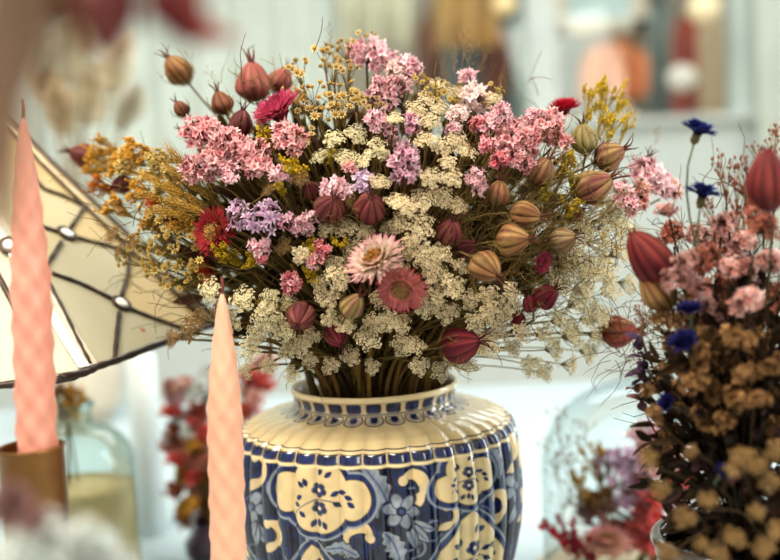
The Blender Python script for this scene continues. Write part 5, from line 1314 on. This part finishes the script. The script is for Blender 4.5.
redl = [(212, 432, 34, 'redpink'), (196, 414, 30, 'redpink'), (188, 448, 30, 'dusty'), (205, 460, 34, 'rust'), (186, 478, 30, 'ochre'), (206, 490, 32, 'dusty'), (192, 504, 28, 'ochre'), (210, 512, 28, 'rust'), (175, 400, 28, 'pale'), (200, 388, 26, 'ivory'), (215, 398, 26, 'ivory'), (208, 372, 24, 'ivory'), (186, 384, 24, 'dusty'), (260, 380, 34, 'redpink'), (248, 396, 30, 'rust'), (268, 362, 28, 'dusty'), (240, 412, 30, 'redpink'), (176, 430, 22, 'rust'), (228, 440, 40, 'dusty'), (230, 480, 40, 'rust'), (240, 372, 26, 'ivory'), (180, 460, 24, 'redpink'), (195, 432, 24, 'ivory'), (183, 416, 22, 'ivory'), (192, 396, 22, 'ivory'), (218, 384, 22, 'ivory'), (176, 446, 24, 'rust'), (196, 474, 26, 'redpink'), (178, 490, 24, 'rust'), (184, 520, 26, 'rust'), (200, 446, 26, 'ochre'), (205, 476, 24, 'ochre'), (170, 386, 22, 'dusty'), (254, 400, 24, 'dusty'), (172, 412, 20, 'redpink'), (200, 504, 24, 'redpink')]
CN = {'redpink': 'blurred red cluster', 'dusty': 'blurred pink cluster', 'rust': 'blurred rusty cluster', 'ochre': 'blurred ochre cluster', 'pale': 'blurred pale pink cluster', 'ivory': 'blurred white cluster'}
for x, y, t in [(226, 420, 'the pale candle shaft'), (148, 352, 'the white pillar top'), (300, 385, 'the vase rim end'), (200, 520, 'the plum vase'), (213, 325, 'the lampshade corner')]: mark(x, y, t)
for i, (x, y, w_, pal) in enumerate(redl):
    stat(x, y, w_ * 1.15, w_ * 1.15, pal, where(x, y, CN[pal] + ' of the rear bouquet') or CN[pal], d=RD + (i % 3) * .02, pot=PR, ang=90 + (214 - x) * .5, beta=25, n=70, var=2)

# ================================================================== OUT OF FOCUS FLOWERS CLOSE TO THE CAMERA
nd = .40
nb = P(60, 700, nd); NZ = .19
nv = thing('bud_vase', 'cream bud vase below the blurred pale blue flower at the front corner', 'vase', (nb.x, nb.y, 0))
m_nv = plain_mat('cream_vase_glaze', rgb(226, 214, 190), .3, vary=.05, coat=.4)
mb = MB(); mb.lathe([(.0002, .001), (.026, .001), (.036, .03), (.034, .08), (.018, .15), (.014, NZ - .01), (.017, NZ), (.013, NZ), (.011, NZ - .02), (.0002, NZ - .03)], W0, 48, (nb.x, nb.y, 0)); part('body', mb.mesh('body', m_nv), nv, loc=(0, 0, 0))
PN = Pot(nb.x, nb.y, NZ, .008, NZ - .028, .005)
for i, (x, y, w_, pal) in enumerate([(62, 552, 100, 'paleblue'), (108, 568, 70, 'paleblue'), (12, 560, 80, 'paleblue'), (8, 500, 62, 'mauve'), (30, 520, 40, 'mauve')]):
    stat(x, y, w_, w_ * .8, pal, ['pale blue white blurred flower head in the bottom corner, largest of three', 'pale blue white blurred flower head nearest the bottle foot', 'pale blue white blurred flower head cut by the picture edge', 'mauve brown blurred flower head in front of the brass holder', 'small mauve brown blurred flower head beside the larger mauve one'][i], d=nd + (.02 if i == 3 else 0), pot=PN, ang=90, beta=30, n=60, var=1)
# bunch hung from the ceiling
m_twine = plain_mat('twine', rgb(150, 120, 84), .9, vary=.2)
def hung(name, label, cat, pts_low, mk):
    c = Vector(pts_low); root = thing(name, label, cat, (c.x, c.y, 2.4))
    mb = MB(); mb.tube([(c.x, c.y, 2.4), (c.x + .01, c.y, c.z + .4), tuple(c)], .0012, rgb(110, 74, 56), 5); part('stem', mb.mesh('stem', MS), root, loc=(0, 0, 0))
    mk(root, c)
def hung_pod(x, y, w_, pal, ang, d, label):
    def mk(root, c):
        s = w_ * d / FPX; m3 = frame_from(img_axis(ang, 10)); part('seed_pod', lib(('pod', pal, 1, 1.5), lambda: pod_mesh(pal, 1, 1.5)), root, m3, c, s)
    hung('hanging_seed_head', label, 'seed pod', P(x, y, d), mk)
hung_pod(108, -34, 64, 'dusty', -88, .30, 'blurred dark red pod hanging at the top edge over the lampshade')
hung_pod(166, -34, 60, 'garnet', -70, .30, 'blurred garnet pod hanging at the top edge, its neighbour a thin petal')
hung_pod(70, -40, 50, 'brown', -95, .31, 'blurred brown pod hanging at the top edge, closest to the corner')
def leafthing(pts, w_, d, col, label):
    mbx = MB(); P3 = [P(x, y, d) for x, y in pts]; k = len(P3); V = []; Cc = []
    for i, p in enumerate(P3):
        tg = (P3[min(i + 1, k - 1)] - P3[max(i - 1, 0)]).normalized(); sd = tg.cross(FWD).normalized(); t = i / (k - 1); ww = w_ * d / FPX * math.sin(PI * (.12 + .84 * t)) ** .8
        for sx in (-.5, -.25, 0, .25, .5): V.append(np.array(p + sd * sx * ww + FWD * (abs(sx) * ww * .5))); Cc.append(col * (.8 + .3 * t) * (.8 if sx == 0 else 1))
    F = [(i * 5 + j, i * 5 + j + 1, (i + 1) * 5 + j + 1, (i + 1) * 5 + j) for i in range(k - 1) for j in range(4)]
    mbx.add(V, F, Cc); me = mbx.mesh('leaf', MP)
    hung('hanging_leaf', label, 'leaf', P3[0], lambda root, c: part('leaf', me, root, loc=(0, 0, 0)))
leafthing([(176, -30), (180, -8), (186, 12), (200, 26), (218, 34), (238, 36)], 26, .33, rgb(152, 66, 56), 'blurred rusty curled petal hanging above the tall golden pod')
leafthing([(6, -60), (0, 0), (-8, 70), (-6, 140), (-4, 200), (2, 250)], 66, .24, rgb(140, 114, 94), 'blurred taupe leaf hanging along the picture edge beside the salmon candle')
leafthing([(30, -60), (22, -10), (16, 40), (6, 90), (-10, 130)], 60, .26, rgb(120, 98, 82), 'blurred dark taupe leaf hanging in front of the taller taupe leaf')
# ================================================================== ROOM BEYOND: curtain, dried grasses, street things
m_cur = plain_mat('sheer_curtain', rgb(210, 218, 210), .9, vary=.08, nscale=3)
def curtain(x0, x1, y, z0, z1, label):
    mb = MB(); n = 150; V = []
    for z in (z0, z0 + .02, (z0 + z1) / 2, z1):
        for i in range(n):
            u = i / (n - 1); V.append((x0 + (x1 - x0) * u, y + .035 * math.sin(u * (x1 - x0) * 38) * (1.1 if z < z1 else .7), z))
    mb.add(V, [(k * n + i, k * n + i + 1, (k + 1) * n + i + 1, (k + 1) * n + i) for k in range(3) for i in range(n - 1)], W0)
    root = thing('sheer_curtain', label, 'curtain', ((x0 + x1) / 2, y, z1)); part('drape', mb.mesh('drape', m_cur), root, loc=(0, 0, 0))
    mb = MB(); mb.tube([(x0 - .05, y, z1), (x1 + .05, y, z1)], .012, W0, 10); part('curtain_rod', mb.mesh('curtain_rod', m_frame), root, loc=(0, 0, 0))
curtain(xa(-330), xa(330), YB - .12, zsill - .62, 2.05, 'pale sheer curtain hanging behind the lampshade and the golden pod')
curtain(xa(745), xa(1000), YB - .12, zsill - .62, 2.05, 'pale sheer curtain hanging behind the upright red pod')
def garment(px0, px1, py0, py1, d, col, label, cat='clothing', strap=True):
    """cloth bag or coat hung on a hook: folded front, straps"""
    a, b = P(px0, py0, d), P(px1, py1, d); x0, x1, z1, z0, y = a.x, b.x, a.z, b.z, a.y
    mb = MB(); n, k = 40, 24; V = []
    for j in range(k):
        t = j / (k - 1)
        for i in range(n):
            u = i / (n - 1); sh = .5 + (u - .5) * (1 - .25 * math.exp(-t * 7)); V.append((x0 + (x1 - x0) * sh, y + .05 * math.sin(u * 17 + t * 2) * (.4 + t) - .06 * math.sin(PI * u), z1 + (z0 - z1) * t - .06 * (abs(u - .5) * 2) ** 2 * math.exp(-t * 5)))
    mb.add(V, [(j * n + i, j * n + i + 1, (j + 1) * n + i + 1, (j + 1) * n + i) for j in range(k - 1) for i in range(n - 1)], W0)
    root = thing('hanging_garment' if cat == 'clothing' else 'cloth_bag', label, cat, ((x0 + x1) / 2, y, z1))
    part('cloth', mb.mesh('cloth', plain_mat('cloth', col, .9, vary=.18, nscale=6)), root, loc=(0, 0, 0))
    mb = MB(); mb.tube([(x0 + (x1 - x0) * .3, y, z1 - .01), ((x0 + x1) / 2, y, z1 + .16), (x0 + (x1 - x0) * .7, y, z1 - .01)], .012, W0, 6); part('strap', mb.mesh('strap', plain_mat('strap', np.array(col) * .7, .9)), root, loc=(0, 0, 0))
    return y, z1
SD = 6.3
garment(580, 650, 44, 96, SD, rgb(232, 142, 92), 'orange cloth bag hanging outside beyond the yellow spray', 'bag')
garment(672, 704, 14, 112, SD, rgb(186, 84, 66), 'rust red coat hanging outside beyond the upright cornflower')
garment(480, 510, 22, 96, SD + .1, rgb(150, 78, 54), 'brown red coat hanging outside beyond the wispy grass')
garment(432, 500, -24, 46, SD, rgb(186, 140, 84), 'ochre cloth bag hanging outside over the bouquet top', 'bag')
garment(414, 448, 16, 90, SD + .15, rgb(146, 96, 72), 'brown cloth bag hanging outside behind the ochre bag', 'bag')
garment(642, 672, 4, 112, SD + .2, rgb(150, 152, 146), 'grey coat hanging outside between orange bag and rust coat')
garment(330, 412, -20, 44, SD + .1, rgb(206, 190, 166), 'beige coat hanging outside above the pale pink statice')
garment(558, 588, 34, 112, SD + .25, rgb(134, 140, 136), 'grey coat hanging outside behind the white window post')
def xb(px, py, d): p = P(px, py, d); return p.x, p.y, p.z
x0, y0, z0 = xb(300, 8, SD - .05); x1, _, _ = xb(760, 8, SD - .05)
rk = thing('clothes_rail', 'metal clothes rail outside carrying the bags and coats', 'rail', ((x0 + x1) / 2, y0, -.75))
zr = 1.75
m_met = plain_mat('grey_metal', rgb(120, 120, 118), .4, metal=.7)
mb = MB(); mb.tube([(x0 - .3, y0 + .1, zr), (x1 + .3, y0 + .1, zr)], .018, W0, 10); part('bar', mb.mesh('bar', m_met), rk, loc=(0, 0, 0))
for xx in (x0 - .28, x1 + .28):
    mb = MB(); mb.tube([(xx, y0 + .1, -.75), (xx, y0 + .1, zr)], .02, W0, 10); part('post', mb.mesh('post', m_met), rk, loc=(0, 0, 0))
# dark shop door, tan post, sign board
def boardthing(name, cat, label, px0, px1, py0, py1, d, mat, fr=None, foot=True):
    a, b = P(px0, py0, d), P(px1, py1, d); zf = -.75 if foot else b.z
    root = thing(name, label, cat, ((a.x + b.x) / 2, a.y, zf))
    part('panel', boxmesh('panel', (a.x, a.y, zf), (b.x, a.y + .06, a.z), mat), root, loc=(0, 0, 0))
    if fr is not None:
        mb = MB()
        for lo, hi in (((a.x - .03, a.y - .03, zf), (a.x + .04, a.y + .07, a.z + .03)), ((b.x - .04, a.y - .03, zf), (b.x + .03, a.y + .07, a.z + .03)), ((a.x - .03, a.y - .03, a.z - .04), (b.x + .03, a.y + .07, a.z + .03)), ((a.x - .03, a.y - .03, zf), (b.x + .03, a.y + .07, zf + .06))): mb.box(lo, hi, W0)
        part('frame', mb.mesh('frame', fr, False), root, loc=(0, 0, 0))
    return root
m_dk = plain_mat('dark_grey_paint', rgb(58, 62, 62), .6, vary=.2); m_tn = plain_mat('tan_paint', rgb(218, 176, 144), .7, vary=.08); m_gr = plain_mat('grey_paint', rgb(142, 144, 138), .7, vary=.1); m_br = plain_mat('brown_paint', rgb(120, 86, 62), .7, vary=.2)
boardthing('shop_door', 'door', 'dark grey door across the street beyond the bouquet top', 440, 524, -60, 130, 7.4, m_dk, m_gr)
boardthing('shop_door', 'door', 'brown door across the street behind the grey coat', 600, 670, -60, 130, 7.4, m_br, m_dk)
boardthing('wooden_post', 'post', 'tan wooden post outside beyond the upright cornflower', 697, 733, -120, 130, 5.4, m_tn)
m_sg = plain_mat('white_sign_paint', rgb(206, 210, 208), .7, vary=.03); m_pe = plain_mat('peach_paint', rgb(226, 196, 176), .6)
boardthing('sign_board', 'sign', 'blank white board outside above the orange bag', 556, 642, -60, 30, 5.6, m_sg, m_pe, False)
# cream globe lanterns
def lantern(px, py, r, d, label, col):
    c = P(px, py, d); root = thing('globe_lantern', label, 'lantern', (c.x, c.y, c.z)); rr = r * d / FPX
    mb = MB(); mb.lathe([(rr * math.sin(t) * (1 + .015 * math.cos(t * 24)) + .0005, -rr * math.cos(t) * .92) for t in np.linspace(.12, PI - .12, 36)], W0, 40, tuple(c)); part('paper_globe', mb.mesh('paper_globe', plain_mat('lantern_paper', col, .9, em=.15)), root, loc=(0, 0, 0))
    mb = MB(); mb.tube([(c.x, c.y, c.z + rr * .9), (c.x, c.y, 2.4)], .004, W0, 6); part('cord', mb.mesh('cord', m_dk), root, loc=(0, 0, 0))
lantern(704, 8, 17, 4.1, 'cream paper globe lantern hanging above the rust coat', rgb(240, 224, 186))
lantern(682, 78, 15, 4.2, 'grey white paper globe lantern hanging lower before the rust coat', rgb(206, 204, 192))
lantern(505, 4, 12, 4.1, 'small cream paper globe lantern above the brown red coat', rgb(232, 206, 156))
# dried grasses in a floor vase far behind the lampshade
FD = 2.2; fc = P(80, 330, FD)
m_fv = plain_mat('stone_vase', rgb(196, 186, 170), .8, vary=.1, nscale=14)
fv = thing('tall_vase', 'pale stone vase of dried plumes hidden behind the lampshade', 'vase', (fc.x, fc.y, 0)); 
mb = MB(); mb.lathe([(.0002, .001), (.05, .001), (.075, .05), (.08, .10), (.06, .17), (.035, .21), (.04, .225), (.034, .225), (.03, .20), (.0002, .19)], W0, 48, (fc.x, fc.y, 0)); part('body', mb.mesh('body', m_fv), fv, loc=(0, 0, 0))
PF = Pot(fc.x, fc.y, .222, .025, .192, .02)
MPL = plant_mat('plume_fibre', .9, .72, vary=.08)
def plume_mesh(seed, col):
    rs = np.random.default_rng(seed); mb = MB()
    mb.tube([(0, 0, -.1), (0, 0, 1)], [.01, .004], col * .7, 4)
    for i in range(620):
        t = rs.uniform(.02, 1); a = rs.uniform(0, 6.28); b = np.array((0, 0, t)); w_ = .3 * math.sin(PI * (t * .85 + .1)) + .03
        e = b + np.array((math.cos(a) * w_, math.sin(a) * w_, rs.uniform(.02, .14))); mb.tube([b, (b + e) / 2 + (0, 0, .02), e], [.008, .012, .003], col * rs.uniform(.8, 1.15), 3, False)
    return mb.mesh('plume', MPL)
for i, (x, y, l, a, k) in enumerate([(30, 36, 80, 110, 0), (68, 52, 74, 95, 0), (92, 96, 70, 80, 0), (60, 110, 60, 100, 1), (116, 66, 66, 78, 0), (40, 80, 60, 108, 1), (128, 110, 50, 66, 0), (86, 24, 70, 88, 1)]):
    ax = img_axis(a, 0); s = l * FD / FPX; c = P(x, y, FD + .03 * (i % 3))
    plant('dried_plume', c - ax * s * .5, ax, PF, where(x, y, 'blurred beige dried plume') or 'beige plume', 'grass', [('plume', lib(('plume', k), lambda: plume_mesh(k, rgb(255, 250, 238) if k == 0 else rgb(248, 236, 214))), s, None)], r=.003, stem_col=rgb(150, 130, 104))

# ---- parts of parts: the crown grows on its pod, the jewel sits in its setting, the wick in its wax
def under(child, par):
    m = par.matrix_local.inverted() @ child.matrix_local
    child.parent = par; child.matrix_local = m
for root in [o for o in bpy.data.objects if o.parent is None and o.type == 'EMPTY']:
    kids = {}
    for ch in root.children: kids.setdefault(ch.name.split('.')[0], []).append(ch)
    for a, b in (('crown', 'seed_pod'), ('wick', 'wax'), ('jewel', 'jewel_setting'), ('ray_stalk', 'blossom'), ('disc', 'petal_ring')):
        if a in kids and b in kids:
            for x, y in zip(sorted(kids[a], key=lambda o: o.name), sorted(kids[b], key=lambda o: o.name)): under(x, y)
# ================================================================== LIGHT
w = bpy.data.worlds.new('world'); bpy.context.scene.world = w; w.use_nodes = True
nt = w.node_tree; bg = nt.nodes['Background']
tc = nt.nodes.new('ShaderNodeTexCoord'); sp = nt.nodes.new('ShaderNodeSeparateXYZ'); L(nt, tc.outputs['Generated'], sp.inputs[0])
cr = nt.nodes.new('ShaderNodeValToRGB'); L(nt, sp.outputs['Z'], cr.inputs[0])
cr.color_ramp.elements[0].position = 0.0; cr.color_ramp.elements[0].color = (.74, .82, .80, 1)
cr.color_ramp.elements[1].position = .6; cr.color_ramp.elements[1].color = (.94, .96, .92, 1)
L(nt, cr.outputs[0], bg.inputs['Color']); bg.inputs['Strength'].default_value = 0.75
def area(name, loc, target, size, power, col):
    ld = bpy.data.lights.new(name, 'AREA'); ld.shape = 'RECTANGLE'; ld.size = size[0]; ld.size_y = size[1]; ld.energy = power; ld.color = col
    o = bpy.data.objects.new(name, ld); C.objects.link(o); o.location = loc
    o.rotation_euler = (Vector(target) - Vector(loc)).to_track_quat('-Z', 'Y').to_euler(); return o
area('key_window_light', (-.9, .15, 2.1), (0, .95, .35), (1.0, 1.0), 62, (1.0, .90, .76))
area('fill_window_light', (1.7, -.4, 1.3), (0, .95, .3), (1.2, 1.2), 36, (1.0, .91, .78))  # unseen fill lamp added to brighten the bouquet from the front
area('back_window_light', (.6, 3.4, 2.2), (0, .95, .3), (2.6, 1.0), 44, (.88, .97, 1.0))
area('room_light', (0, 2.4, 2.3), (0, 4.6, .3), (5, .8), 40, (.93, .98, 1.0))  # unseen lamp added to brighten the back wall
area('side_streak_light', (1.0, 1.25, .62), (0, .95, .2), (.25, 1.1), 7, (.92, .98, 1.0))  # tall narrow lamp added for vertical streaks on the vase ribs
area('street_fill', (0, 5.0, 3.6), (0, 7.0, .6), (6, 1.5), 150, (1.0, .96, .90))  # unseen area lamp added to brighten the things outside
sc = bpy.context.scene
sc.view_settings.view_transform = 'Standard'; sc.view_settings.look = 'Medium High Contrast'; sc.view_settings.exposure = 0.1
